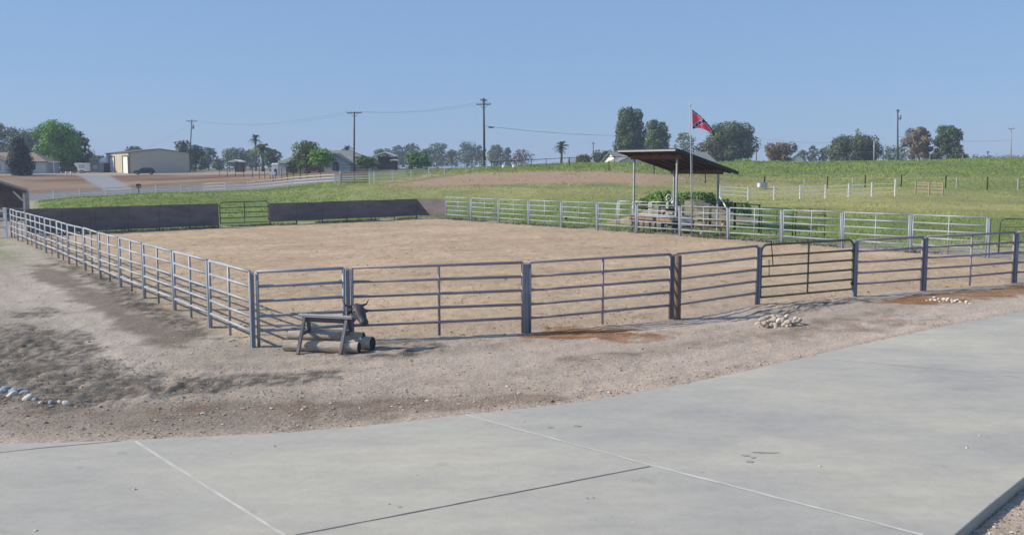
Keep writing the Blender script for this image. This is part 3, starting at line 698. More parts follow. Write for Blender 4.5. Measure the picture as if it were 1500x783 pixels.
for (x_, y_, r_, k, lb) in [(110,345,110,0,'large blue grey rock at the left end of the line of rocks'),(30,380,60,0,'dark blue grey rock at the left edge beside the large one'),(195,360,85,1,'dark blue grey rock behind the whitish flat one'),(175,410,85,2,'flat whitish rock in front of the dark blue grey ones'),(300,350,55,1,'blue grey rock lit on its left face'),(350,385,70,1,'dark blue rock on the right of the larger ones'),(390,465,85,2,'rounded pale rock at the middle of the line of rocks'),(500,490,60,0,'small blue grey rock right of the rounded pale one'),(585,535,50,2,'flat pale stone half buried in the line of rocks'),(730,530,58,0,'grey stone with a pale top in the line of rocks'),(865,525,45,2,'cream stone next to the last of the line of rocks'),(960,545,65,2,'flat cream stone at the right end of the line of rocks')]:
    u = x_/9.785; v = 540+y_/9.785; Yr = F*CAMZ/(v+r_*.25/9.785-250.6); pt = at(u, v, Yr); r = r_/9.785/F*Yr*1.05; pt.z = gz(pt.x, pt.y)+r*.25
    rock(blue_me[k], pt, r, lb, 'rocks lined up at the left edge', rr)
for (u, v, lb) in [(1201,684,'tiny white pebble on the concrete below the middle of the drive'),(1435,639,'tiny white pebble on the concrete near the right edge'),(1416,657,'tiny pale pebble on the concrete below the right white one'),(197,718,'tiny dark clod on the concrete left of the pale joint'),(389,599,None)]:
    if lb:
        pt = G(u, v); pt.z += .015; rock(white_me[1] if 'w' in lb[:14] or 'pale' in lb else rock_me[4], pt, .02, lb, 'pebbles on the concrete', rr)

# ---------------------------------------------------------------- pebbles and clods (uncountable)
def ico():
    t = (1+5**.5)/2; v = np.array([(-1,t,0),(1,t,0),(-1,-t,0),(1,-t,0),(0,-1,t),(0,1,t),(0,-1,-t),(0,1,-t),(t,0,-1),(t,0,1),(-t,0,-1),(-t,0,1)], float)
    v /= np.linalg.norm(v[0]); f = np.array([(0,11,5),(0,5,1),(0,1,7),(0,7,10),(0,10,11),(1,5,9),(5,11,4),(11,10,2),(10,7,6),(7,1,8),(3,9,4),(3,4,2),(3,2,6),(3,6,8),(3,8,9),(4,9,5),(2,4,11),(6,2,10),(8,6,7),(9,8,1)])
    return v, f
def scatter_pebbles():
    iv, jf = ico(); N = 170000
    a = rng.uniform(-.58, .58, N); y = 9 + (48-9)*rng.uniform(0, 1, N)**1.7; x = a*y
    ind = inpoly(x, y, DRIVE); ar = inpoly(x, y, ARENA)
    z = terrain(x, y); U, V = screen(x, y, z)
    p = .25 + 1.4*blob(U,V,40,505,90,26)+1.6*blob(U,V,120,560,150,32)+.6*blob(U,V,330,575,280,25,-.05)+.5*blob(U,V,700,585,300,20,-.1)
    lane = blob(U,V,160,455,170,45,.3); p = p*(1-.8*np.clip(lane,0,1)); p = np.where(ar, .07*(1+4*(fbm(x*.5, y*.5, 3) > .55)), p); p = np.where(ind, .0025, p)
    p += .6*np.exp(-dist_poly(x, y, DRIVE)/.5)*(~ind); p = p*np.where((x > 2.6) & (y < 12.8), .25, 1)
    keep = rng.uniform(0, 1, N) < p; x, y, z, ind, ar, U, V = (q[keep] for q in (x, y, z, ind, ar, U, V)); n = len(x)
    s = rng.lognormal(-4.85, .5, n); s = np.clip(s, .004, .034); s = np.where(ind, s*.7, s); s = np.where(ar, s*1.25, s)
    lum = (fbm(x*1.1, y*1.1, 5)-.5)*.07 + (fbm(x*4.3, y*4.3, 3)-.5)*.045
    z = np.where((x > 2.6) & (y < 12.8) & ~ind, z-.10, z); z = np.where(ind, plane_z(x)+.012, z+np.where(ar, 0.0, lum)) + s*.25
    sc = s[:, None]*rng.uniform(.6, 1.3, (n, 3))*np.array([1,1,.5])
    vv = iv[None]*(1+rng.uniform(-.2,.2,(n,12,1)))*sc[:, None, :] + np.stack([x, y, z], 1)[:, None, :]
    ff = jf[None] + (np.arange(n)*12)[:, None, None]
    pal = np.array([[.38,.33,.27],[.45,.39,.32],[.32,.28,.225],[.25,.215,.17],[.55,.49,.42]])
    dk = np.clip(blob(U,V,40,505,90,26)+blob(U,V,120,560,140,32), 0, 1)
    ci = rng.integers(0, 5, n); c = pal[ci]; c = c*(1-.62*dk)[:, None]; s = s*(1+.5*dk)
    c = np.where(ar[:, None], np.array([.24,.17,.12])*rng.uniform(.7,1.3,(n,1)), c)
    o = np_mesh('gravel', vv.reshape(-1, 3), ff.reshape(-1, 3), M['pebble'], False, np.repeat(c, 12, 0)); tag(o, kind='stuff')
scatter_pebbles()

# ---------------------------------------------------------------- grass (uncountable)
def grass_blades(x, y, hgt, wid, col, per=5, spread=.12):
    n = len(x); x = np.repeat(x, per) + rng.normal(0, spread, n*per); y = np.repeat(y, per) + rng.normal(0, spread, n*per)
    h = np.repeat(hgt, per)*rng.uniform(.5, 1.15, n*per); wd = np.repeat(wid, per)*rng.uniform(.6, 1.3, n*per); c = np.repeat(col, per, 0)*rng.uniform(.86, 1.14, (n*per, 1))
    z = terrain(x, y) - .03; th = rng.uniform(0, 6.28, n*per); lx = rng.normal(0, .6, n*per)*h; ly = rng.normal(0, .6, n*per)*h
    a = np.stack([x-np.cos(th)*wd, y-np.sin(th)*wd, z], 1); b = np.stack([x+np.cos(th)*wd, y+np.sin(th)*wd, z], 1); t = np.stack([x+lx, y+ly, z+h], 1)
    return np.stack([a, b, t], 1).reshape(-1, 3), np.repeat(c, 3, 0)
def build_grass():
    V_, C_ = [], []
    def region(N, u0, u1, y0, y1, hf, wd, per=5, powr=1.0, spread=.12):
        U0 = rng.uniform(u0, u1, N); y = y0 + (y1-y0)*rng.uniform(0,1,N)**powr; x = (U0-750)/F*y
        z = terrain(x, y); col, sd, ins, out, kb, kk = soil_colour(x, y, z)
        n2 = fbm(x*.22+40, y*.22, 4); n1 = fbm(x*.9, y*.9, 3)
        pr = np.clip(out*(1-kb*.95)*(1-sstep(109,112,y)*sstep(600,540,U0)), 0, 1)*np.clip(.25+1.6*(n1-.3), .05, 1)
        k = (rng.uniform(0,1,N) < pr) & (~ins) & (dist_poly(x, y, ARENA) > .35)
        x, y, col, kk, n2 = x[k], y[k], col[k], kk[k], n2[k]
        h = hf*(0.35+1.1*n2)*(1-.45*kk)*np.where(rng.uniform(0,1,len(x)) < .03, 1.8, 1)
        c = col*np.array([1.38,1.45,1.2])
        a, b = grass_blades(x, y, h, np.full(len(x), wd)*(1+y/90), c, per, spread); V_.append(a); C_.append(b)
    region(14000, 640, 1560, 40, 72, .17, .016, 7)
    region(28000, 60, 1560, 66, 112, .16, .026, 5, .8, .2)
    region(20000, 600, 1560, 105, 158, .20, .04, 5, .8, .35)
    # weeds at the foot of the plank walls and along the far fence
    for A, B, N, hh in ((WL, WE, 900, .20), (RE, R1, 700, .17), (WL, WE, 500, .12)):
        t = rng.uniform(0, 1, N); d = (B-A); nb = np.array([-d.y, d.x])/d.length
        x = A.x + d.x*t + nb[0]*(rng.normal(.15, .25, N)); y = A.y + d.y*t + nb[1]*rng.normal(.15, .25, N)
        k = fbm(x*.6, y*.6, 3) > .46; x, y = x[k], y[k]
        a, b = grass_blades(x, y, np.full(len(x), hh), np.full(len(x), .02), np.tile(np.array([[.10,.12,.045]]), (len(x), 1)), 5); V_.append(a); C_.append(b)
    # sparse tufts on the dirt by the near fence
    for (u0, v0, ru, rv, N) in ((620,505,90,6,50),(800,480,30,3,40),(330,480,80,30,60),(1370,390,60,14,160),(1280,395,90,10,120)):
        u = rng.normal(u0, ru, N); v = rng.normal(v0, rv, N); P = np.array([list(G(a_, b_)) for a_, b_ in zip(u, v)])
        a, b = grass_blades(P[:,0], P[:,1], np.full(N, .07), np.full(N, .008), np.tile(np.array([[.17,.17,.07]]), (N, 1)), 6, .06); V_.append(a); C_.append(b)
    v = np.concatenate(V_); c = np.concatenate(C_); f = np.arange(len(v)).reshape(-1, 3)
    o = np_mesh('grass', v, f, M['grass'], False, c); tag(o, kind='stuff')
build_grass()

# ---------------------------------------------------------------- vegetation
def leaf_cloud(cs, rs, n, size, col, colvar=.25, flat=.85, droop=0.):
    """diamond leaves on and inside lobes: cs centres, rs radii (3 each)"""
    cs = np.asarray(cs, float); rs = np.asarray(rs, float)
    wgt = (rs[:,0]*rs[:,2]); wgt /= wgt.sum(); idx = rng.choice(len(cs), n, p=wgt)
    d = rng.normal(0, 1, (n, 3)); d /= np.linalg.norm(d, axis=1)[:, None]
    rad = rng.uniform(0, 1, n)**.16*rng.uniform(.80, 1.2, n)
    p = cs[idx] + d*rad[:, None]*rs[idx]
    nn = d + rng.normal(0, .38, (n, 3)); nn[:, 2] += .15; nn /= np.linalg.norm(nn, axis=1)[:, None]
    t = np.cross(nn, rng.normal(0, 1, (n, 3))); t /= np.linalg.norm(t, axis=1)[:, None]; b = np.cross(nn, t)
    s = size*rng.uniform(.55, 1.35, (n, 1))
    v = np.stack([p-t*s, p-b*s*.6, p+t*s, p+b*s*.6], 1).reshape(-1, 3)
    lob = rng.uniform(1-colvar*.6, 1+colvar*.6, (len(cs), 1))[idx]
    c = np.array(col)*lob*rng.uniform(1-colvar, 1+colvar, (n, 1)); c = c*(1+rng.normal(0, .06, (n, 3)))
    return v, np.arange(n*4).reshape(-1, 4), np.repeat(np.clip(c, .005, .6), 4, 0)
def tree(label, u, Y, vtop, wpx, col, style='round', cb=.25, n=None, lobes=None, group=None, name='tree', vbase=None, seed=0, size=None, cat='tree', trunk=True):
    rr = random.Random(seed*97+int(u)); b = gp(u, Y); b.z -= .1
    top = at(u, vtop, Y).z; H = top - b.z; Wd = wpx/F*Y
    t = thing(name, b, label, cat, group); gap = wpx*(b.z*0+H)/F
    size = size or max(.16, Y/F*1.65); lobes = lobes or {'round':22,'poplar':24,'airy':16,'oak':32,'conifer':1,'bush':14,'bare':11}[style]
    area = (H*F/Y*.68)*(wpx*.68)*(1-cb*.6); n = n or int(np.clip(area*3.2, 700, 12000))
    cs, rs = [], []; lo = b.z + H*cb
    if style == 'conifer':
        K = 26
        for k in range(K):
            f_ = k/(K-1); z = lo + (top-lo)*f_; R_ = Wd/2*(1-f_)**.8*.95+.1
            for _ in range(3 if f_ < .8 else 1):
                a = rr.uniform(0, 6.28); cs.append((b.x+math.cos(a)*R_*.55, b.y+math.sin(a)*R_*.55, z)); rs.append((R_*.5+.1, R_*.5+.1, (top-lo)/K*1.4))
    else:
        for k in range(lobes):
            f_ = (k+.5)/lobes; z = lo + (top-lo)*(.08+.84*f_)
            if name == 'conifer': R_ = Wd/2*max(.12, (1-f_))**.62
            elif style == 'poplar': R_ = Wd/2*min(1, 1.25*math.sin(math.pi*(.12+.80*f_))**.6)
            elif style in ('oak','round','bush'): R_ = Wd/2*math.sin(math.pi*(.22+.66*f_))**.55
            else: R_ = Wd/2*math.sin(math.pi*(.2+.68*f_))**.6
            a = k*2.4 + rr.uniform(-.5,.5); q = rr.uniform(.50, .92)*R_
            lr = {'round':.23,'poplar':.24,'airy':.17,'oak':.18,'bush':.30,'bare':.18}[style]*Wd*rr.uniform(.5, 1.35)
            lr = min(lr, (top-lo)*.36)
            if name == 'conifer': lr = min(lr, R_*.7+.15)
            cs.append((b.x+math.cos(a)*q, b.y+math.sin(a)*q, min(z, top-lr*.75))); rs.append((lr, lr, lr*(1.25 if style == 'poplar' else .8)))
        cs.append((b.x, b.y, lo+(top-lo)*.5)); rs.append((Wd*.24, Wd*.24, (top-lo)*.32))
        cs.append((b.x+rr.uniform(-.1,.1)*Wd, b.y, top-Wd*.12)); rs.append((Wd*.16, Wd*.16, Wd*.14))
    if style in ('bare',): n = int(n*.3)
    if style == 'airy': n = int(n*.62)
    v, f, c = leaf_cloud(cs, rs, n, size, col)
    np_mesh('crown', v, f, M['leaf'], False, c, t)
    if trunk:
        r0 = max(.10, .022*H); mb = MB(); mid = b + up*H*max(cb, .12)
        mb.tube([b, b+up*H*.08, mid, Vector((b.x+rr.uniform(-.03,.03)*H, b.y, lo+(top-lo)*.55)), Vector((b.x, b.y, top-H*.08))], [r0*1.3, r0, r0*.8, r0*.45, r0*.12], 7)
        o = mb.build('trunk', M['bark'], t)
        if style != 'conifer':
            for k in range(0, len(cs)-2, 1 if style == 'bare' else 2):
                c_ = Vector(cs[k]); j = Vector((b.x, b.y, max(mid.z, c_.z - (c_-Vector((b.x,b.y,c_.z))).length*.9-.2*rr.random()*H)))
                MB().tube([j, j.lerp(c_, .55)+up*.04*H, c_], [r0*.42, r0*.28, r0*.08], 5).build('limb', M['bark'], t)
                if style == 'bare':
                    for _ in range(5):
                        e = c_ + Vector((rr.gauss(0,1), rr.gauss(0,1), rr.uniform(.2,1.4)))*rs[k][0]*.8
                        MB().tube([j.lerp(c_, .6), c_.lerp(e, .4), e], [r0*.2, r0*.14, r0*.05], 4).build('branch', M['bark'], t)
    return t
DG = (.058,.098,.048); BG = (.15,.30,.05); GY = (.15,.185,.11); OL = (.13,.17,.065); HZ = (.11,.165,.10); BR = (.155,.110,.065); YG = (.13,.16,.05)
# left group round the tan house and barn
tree('airy grey green tree at the far left edge behind the brown roofed house', 2, 270, 181, 48, GY, 'airy', .2)
tree('grey tree between the far left one and the big bright green tree', 40, 300, 189, 50, GY, 'round', .2)
tree('dark conifer standing in front of the brown roofed house', 28, 206, 200, 40, (.030,.050,.034), 'poplar', .0, n=6000, name='conifer')
tree('big bright green tree left of the barn, the taller left half of the pair', 86, 236, 177, 64, BG, 'oak', .10, n=12000)
tree('shade-darkened green tree merging with the right side of the big bright green one', 110, 240, 190, 42, DG, 'round', .05, n=6000)  # darker leaf colour carries the shaded right side of the pair
tree('small pale green tree between the container and the barn', 141, 320, 227, 30, YG, 'round', .1)
tree('tree whose top shows above the left part of the barn roof', 196, 290, 214, 26, OL, 'round', .3)
tree('round dark tree just right of the barn, behind the leaning pole', 270, 285, 206, 26, DG, 'round', .1)
tree('dark tree touching the right wall of the barn', 287, 270, 212, 30, DG, 'round', .05)
tree('hazy grey tree right of the dark trees by the barn', 306, 340, 216, 24, HZ, 'round', .1)
tree('small shrubby tree right of the barn, left of the blue shade', 320, 300, 232, 18, HZ, 'bush', .1)
tree('broad hazy tree left of the two palms', 345, 380, 216, 38, HZ, 'oak', .1)
tree('hazy tree just behind the tall fan palm', 368, 390, 219, 26, HZ, 'round', .1)
tree('dark round tree right of the leaning date palm', 399, 300, 218, 24, DG, 'round', .1)
tree('bushy olive tree standing in front of the grey roofed house', 449, 184, 206, 42, (.13,.175,.06), 'round', .12, n=2600)
tree('bright green tree with a bare trunk in front of the grey roofed house', 473, 176, 218, 36, BG, 'round', .28, n=2000)
tree('green garden tree right of the pole by the grey roofed house', 537, 168, 228, 34, (.12,.20,.055), 'round', .25)
tree('round green tree behind the white rail fence', 612, 178, 222, 34, (.11,.20,.055), 'round', .1)
tree('dark round shrub beside the porch of the grey roofed house', 428, 187, 236, 14, DG, 'bush', .02, name='shrub')
# far row
far = [(562,218,24,'far hazy tree at the left end of the row beyond the open canopy'),(584,212,26,'far hazy tree rising behind the open canopy'),(603,210,24,'far tall hazy tree above the round green tree'),(624,218,22,'far hazy tree just right of the round green tree'),(642,209,28,'far hazy tree with the pointed crown left of the row\'s middle'),(662,219,24,'far low hazy tree in the middle of the row'),(684,208,32,'far broad hazy tree left of the tall double arm pole'),(703,213,20,'far hazy tree directly behind the tall double arm pole'),(727,212,24,'far greener tree just right of the tall double arm pole'),(743,216,14,'far narrow hazy tree at the right end of the row')]
for i, (u, v, w_, lb) in enumerate(far):
    tree(lb, u, 500+12*(i % 3), v, w_, HZ if u != 727 else OL, 'airy' if i % 2 else 'round', .12, n=1300, group='trees in the far hazy row', seed=i)
tree('leafless purple grey tree right of the far row', 765, 320, 218, 38, (.20,.16,.15), 'bare', .15)
tree('small bush under the small distant pole', 855, 205, 226, 22, (.17,.17,.04), 'bush', .05, name='shrub', cat='shrub')
tree('dark green round tree left of the white gabled house', 886, 215, 220, 34, DG, 'round', .05)
tree('tallest poplar like tree behind the shelter roof', 922, 258, 157, 35, (.09,.135,.065), 'poplar', .12, n=9500)
tree('narrow dark tree tucked right of the tallest one', 940, 262, 186, 16, (.035,.052,.038), 'poplar', .1)
tree('broad green tree right of the tallest one, above the shelter roof', 961, 246, 176, 36, (.10,.155,.065), 'round', .1, n=6500)
tree('thin hazy tree left of the flagpole', 1002, 300, 194, 34, GY, 'airy', .1, n=1500)
tree('brownish tree right of the flagpole in front of the big oak', 1036, 236, 206, 42, (.14,.13,.085), 'airy', .05, n=2000)
tree('big dark oak right of the flag', 1068, 244, 179, 74, (.085,.125,.065), 'oak', .08, n=11000)
tree('low shrub at the foot of the big oak on the field crest', 1090, 175, 233, 36, BG, 'bush', .02, name='shrub', cat='shrub')
tree('orange brown airy tree standing alone on the crest', 1142, 225, 209, 46, BR, 'bare', .1, n=6500)
far2 = [(1174,220,18,'low hazy tree right of the orange brown one'),(1190,213,20,'hazy slender tree left of the large dark clump'),(1206,216,16,'hazy small tree touching the large dark clump')]
for i, (u, v, w_, lb) in enumerate(far2): tree(lb, u, 330, v, w_, HZ, 'airy', .1, n=700, seed=i)
tree('large dark spreading tree left of the grey post and the tall pole', 1252, 250, 198, 72, (.085,.11,.06), 'oak', .05, n=9000)
tree('thin sprig like tree top rising over the large dark spreading tree', 1255, 262, 187, 14, OL, 'airy', .4, n=260)
tree('hazy tree directly behind the tall right pole', 1310, 330, 213, 40, HZ, 'round', .05, n=1200)
tree('brown leafing tree right of the tall right pole', 1346, 240, 186, 48, (.17,.135,.09), 'airy', .06, n=6500)
tree('dark green tree right of the brown leafing one', 1386, 236, 184, 42, (.08,.13,.06), 'oak', .06, n=6500)
tree('low shrub right of the dark green tree on the crest', 1404, 200, 224, 28, DG, 'bush', .02, name='shrub', cat='shrub')
hd_ = [(1432, 26), (1455, 28), (1478, 26), (1502, 30)]
for i, (u, w_) in enumerate(hd_): tree(['far low dark tree line piece starting right of the crest shrub','far low dark trees left of the twin lamp pole','far low dark trees at the foot of the twin lamp pole','far low dark trees at the right edge of the photo'][i], u, 420, 227, w_*1.3, HZ, 'bush', .02, n=500, seed=i)

def palm(label, u, Y, vtop, wpx, seed, nf=26, droop=1.0, col=(.065,.085,.035), trunk_r=.22):
    rr = random.Random(seed); b = gp(u, Y); top = at(u, vtop, Y).z; R_ = wpx/F*Y/2; hub = Vector((b.x, b.y, top - R_*.55))
    t = thing('palm_tree', b, label, 'palm')
    MB().tube([b-up*.2, b.lerp(hub, .5)+Vector((.08,0,0)), hub], [trunk_r*1.2, trunk_r, trunk_r*.9], 8).build('trunk', M['bark'], t)
    vs = []; fs = []
    for k in range(nf):
        a = k*2.399; el = rr.uniform(-.55, 1.35); L = R_*rr.uniform(.85, 1.15); dirh = Vector((math.cos(a), math.sin(a), 0)); side = Vector((-math.sin(a), math.cos(a), 0))
        P = []
        for j in range(6):
            s_ = j/5; P.append(hub + dirh*L*math.cos(el)*s_ + up*(L*math.sin(el)*s_ - droop*L*.45*s_*s_))
        for j in range(1, 6):
            ln = L*.26*(1-.55*abs(j/5-.5)); nf2 = 2
            for q in range(nf2):
                p0 = P[j-1].lerp(P[j], q/nf2); dd = (P[j]-P[j-1]).normalized()
                for sg in (-1, 1):
                    tip = p0 + side*sg*ln*.8 + dd*ln*.7 - up*ln*.35; i0 = len(vs)
                    vs += [p0, p0+dd*L*.085, tip]; fs.append((i0, i0+1, i0+2))
    v = np.array([list(p) for p in vs]); c = np.array(col)*np.random.default_rng(seed).uniform(.75, 1.25, (len(v), 1))
    np_mesh('fronds', v, np.array(fs), M['leaf'], False, c, t)
    sk = []; rs_ = []
    for k in range(7): sk.append((hub.x+rr.uniform(-.15,.15)*R_, hub.y, hub.z-R_*(.1+.09*k))); rs_.append((R_*.16, R_*.16, R_*.1))
    v, f, c = leaf_cloud(sk, rs_, 160, .16, (.15,.115,.06)); np_mesh('dead_fronds', v, f, M['leaf'], False, c, t)
palm('tall fan palm behind the date palm, left of the grey roofed house', 375, 262, 197, 22, 1, 30)
palm('bushy date palm with wide arching fronds, left of the grey roofed house', 385, 235, 208, 40, 2, 40, 1.3, (.13,.175,.06), .35)
palm('palm whose fronds show behind the roof by the pole', 509, 225, 212, 24, 3, 24, 1.2)
palm('lone fan palm on the field crest between the tall pole and the shelter', 822, 190, 207, 26, 4, 34, .9)

# shelter mound with bushes
def mound():
    c = gp(1003, 59)
    def mh(x, y): return gz(x, y) + 1.35*math.exp(-(((x-c.x)/3.3)**2 + ((y-c.y)/2.3)**2)) - .12
    n = 46; vs = []; fs = []
    for i in range(n):
        for j in range(n):
            x = c.x + (i/(n-1)-.5)*11; y = c.y + (j/(n-1)-.5)*8; e = math.exp(-(((x-c.x)/3.3)**2 + ((y-c.y)/2.3)**2))
            vs.append((x, y, gz(x, y) + 1.35*e - .12 + .35*e*(fbm(np.array([x*.9]), np.array([y*.9]), 4)[0]-.5)*2))
    for i in range(n-1):
        for j in range(n-1): fs.append((i*n+j, (i+1)*n+j, (i+1)*n+j+1, i*n+j+1))
    o = MB().add(vs, fs, True).build('dirt_mound', M['boulder'], origin=c); tag(o, kind='structure')
    for i, (u, Y, v, w_, vb, lb) in enumerate([(962,60,270,38,284,'green bush on the left slope of the dirt mound behind the shelter'),(972,59,266,26,278,'green bush on top of the mound, left of the shelter posts'),(1006,60.5,262,36,285,'tall green bush on the mound seen between the shelter posts'),(1032,60,268,34,288,'green bush on the right slope of the dirt mound'),(1050,61,276,44,296,'low dark bush right of the rear shelter post'),(1080,63,283,40,296,'low dark bush right of the mound by the white rail fence'),(948,61,274,26,290,'low bush at the left foot of the dirt mound')]):
        p = at(u, vb, Y); zt = at(u, v, Y).z; p.z = mh(p.x, Y); H = max((zt-p.z)*.66, .35); Wd = w_/F*Y; t = thing('bush', p, lb, 'bush', 'bushes on the dirt mound')
        cs = []; rs = []; q = random.Random(i)
        for k in range(14):
            cs.append((p.x+q.uniform(-.36,.36)*Wd, p.y+q.uniform(-.3,.3)*Wd, p.z+H*q.uniform(.05,.72))); rs.append((Wd*.24, Wd*.24, H*.3))
        vv, ff, cc = leaf_cloud(cs, rs, 2400, .085, (.16,.27,.07) if i in (0,1,2) else (.12,.19,.065)); np_mesh('foliage', vv, ff, M['leaf'], False, cc, t)
        mb = MB()
        for k in range(5):
            e = Vector(cs[k]); mb.tube([p-up*.3, p.lerp(e,.6), e], [.03,.02,.008], 5)
        mb.build('stems', M['bark'], t)
mound()

# ---------------------------------------------------------------- roofed shelter, flag, furniture
FL = Vector((6.74, 53.0, 0)); FRp = Vector((8.62, 50.2, 0)); du = (FRp-FL).normalized(); dn = Vector((-du.y, du.x, 0))
if dn.x < 0: dn = -dn
def sh(t, s_, z=0.):   # t along the front from the front left post, s_ to the rear
    p = FL + du*t + dn*s_; return Vector((p.x, p.y, z))
TF = (FRp-FL).length
def shelter():
    t = thing('shelter', sh(0,0,gz(FL.x,FL.y)), 'open shelter with sloping dark metal roof on thin pale posts', 'shelter')
    def rz(s_): return 4.20 - .262*s_
    for (a, s_) in ((0,0),(TF,0),(0,3.0),(TF,3.05)):
        p = sh(a, s_); g_ = gz(p.x, p.y)
        MB().box((p.x, p.y, (g_+rz(s_)-.22)/2), (.085,.085,rz(s_)-.22-g_+.2), math.atan2(du.y,du.x)).build('post', M['galv'], t)
    for s_ in (0, 3.02):
        a = sh(-.25, s_, rz(s_)-.15); b = sh(TF+.35, s_, rz(s_)-.15); MB().beam(a, b, .09, .26).build('beam', M['redwood'], t)
    for k in range(6):
        a = -.2 + (TF+.6)*k/5; MB().beam(sh(a,-.7,rz(-.7)-.045), sh(a,3.6,rz(3.6)-.045), .045, .12).build('rafter', M['redwood'], t)
    # corrugated roof sheet
    t0, t1, s0, s1 = -.38, TF+.78, -.85, 3.75; n = 48; vs = []; fs = []
    for i in range(n+1):
        a = t0+(t1-t0)*i/n; dz_ = .022*math.cos(i*math.pi)
        for s_ in (s0, s1): p = sh(a, s_, rz(s_)+.045+dz_); vs.append(p)
    for i in range(n+1):
        a = t0+(t1-t0)*i/n
        for s_ in (s0, s1): vs.append(sh(a, s_, rz(s_)+.012))
    m_ = 2*(n+1)
    for i in range(n):
        fs.append((2*i, 2*i+1, 2*i+3, 2*i+2)); fs.append((m_+2*i, m_+2*i+2, m_+2*i+3, m_+2*i+1))
        fs.append((2*i, 2*i+2, m_+2*i+2, m_+2*i)); fs.append((2*i+1, m_+2*i+1, m_+2*i+3, 2*i+3))
    fs += [(0, m_, m_+1, 1), (2*n, 2*n+1, m_+2*n+1, m_+2*n)]
    MB().add(vs, fs).build('roof', M['roofmetal'], t)
    MB().beam(sh(t0, s0-.02, rz(s0)-.05), sh(t1, s0-.02, rz(s0)-.05), .03, .09).build('fascia', M['rooftrim'], t)
    for q in (t0-.015, t1+.015): MB().beam(sh(q, s0, rz(s0)-.03), sh(q, s1, rz(s1)-.03), .03, .18).build('side_trim', M['roofmetal'], t)
    for s_, hh, mm in ((0, 1.25, 'black'), (0, .9, 'whitesteel'), (3.0, 1.2, 'black')):
        a = sh(0, s_); b = sh(TF, s_); g_ = gz(a.x, a.y); MB().tube([a+up*(g_+hh), b+up*(g_+hh)], .025, 7).build('guard_rail', M[mm], t)
shelter()
# flagpole and flag
PB = Vector((at(1014, 345, 47.45).x, 47.45, 0)); PB.z = gz(PB.x, PB.y)
def flagpole():
    t = thing('flagpole', PB, 'tall thin steel flagpole fixed at the far right fence before the shelter', 'flagpole')
    top = at(1011, 155, 47.2)
    MB().tube([PB-up*.2, PB.lerp(top,.4), PB.lerp(top,.75), top], [.042,.036,.028,.022], 9).build('pole', M['galv'], t)
    rs = [[top+up*(.05+.055*math.sin(f_))+Vector((math.cos(k*.785),math.sin(k*.785),0))*.055*math.cos(f_) for k in range(8)] for f_ in (-1.4,-.8,0,.8,1.4)]
    MB().rings(rs).build('finial', M['whitesteel'], t)
    MB().tube([PB+up*1.2+Vector((.05,-.03,0)), top+Vector((.035,-.03,-.1))], .006, 5).build('halyard', M['white'], t)
    MB().box(PB+up*.75, (.12,.12,.05)).box(PB+up*1.3, (.12,.12,.05)).build('bracket', M['galvpost'], t)
flagpole()
def flag():
    Yf = 47.2; nx, ny = 150, 100
    T = lambda s: np.interp(s, [0,.25,.5,.75,1], [1013.4,1023.5,1033.5,1040.5,1046.5]), lambda s: np.interp(s, [0,.25,.5,.75,1], [160,167.5,177,185,193])
    B = lambda s: np.interp(s, [0,.25,.5,.75,1], [1014.2,1023.0,1032.0,1039.5,1046.0]), lambda s: np.interp(s, [0,.25,.5,.75,1], [189,187.2,189.5,193.5,199])
    s, w_ = np.meshgrid(np.linspace(0,1,nx+1), np.linspace(0,1,ny+1), indexing='ij')
    wd = 1-s; below = w_ <= wd
    kb = np.where(below, w_/np.maximum(wd, 1e-3), 1.0); ka = np.where(below, 0, (w_-wd)/np.maximum(1-wd, 1e-3))
    k = np.where(below, kb, 1-.75*ka*s)
    k = np.clip(k, 0, 1)
    pu = B[0](s)*(1-k) + T[0](s)*k; pv = B[1](s)*(1-k) + T[1](s)*k
    dep = Yf + .02 + .10*np.sin(s*9+w_*2.2)*np.minimum(1, s*2.5) + np.where(below, 0, .05+.10*ka*s) + .04*np.sin(w_*7+s*3)*s
    vs = np.array([list(at(a, b, c)) for a, b, c in zip(pu.ravel(), pv.ravel(), dep.ravel())])
    asp = 1.5; X = s*asp; Yw = w_; L = math.hypot(asp, 1)
    d1 = (X*1 - Yw*asp)/L; d2 = (X*1 - (1-Yw)*asp)/L; a1 = (X*asp+Yw)/L - L/2; a2 = (X*asp+(1-Yw))/L - L/2
    col = np.tile(np.array([.92,.10,.16]), (s.size, 1)).reshape(nx+1, ny+1, 3)
    dist = np.minimum(abs(d1), abs(d2)); col[dist < .10] = (.72,.70,.74); col[dist < .07] = (.03,.035,.16)
    def stars(d, a):
        m = np.zeros_like(d, bool)
        for c in (-.69,-.46,-.23,0,.23,.46,.69):
            q = np.hypot(d, a-c); th = np.arctan2(d, a-c); m |= q < .05*(.62+.38*np.cos(5*th))
        return m
    col[stars(d1, a1) | stars(d2, a2)] = (.75,.74,.76)
    col[s < .025] = (.75,.73,.74)
    i = (np.arange(nx)[:, None]*(ny+1) + np.arange(ny)[None, :]).ravel(); f = np.stack([i, i+ny+1, i+ny+2, i+1], 1)
    m = mat('flag_cloth', (0,0,0), .8, attr=True, var=.06, scale=4, trans=.45)
    o = np_mesh('flag', vs, f, m, True, col.reshape(-1, 3), None, vs[0]); tag(o, 'red flag with a starred blue diagonal cross edged in white, blowing from the flagpole', 'flag')
flag()
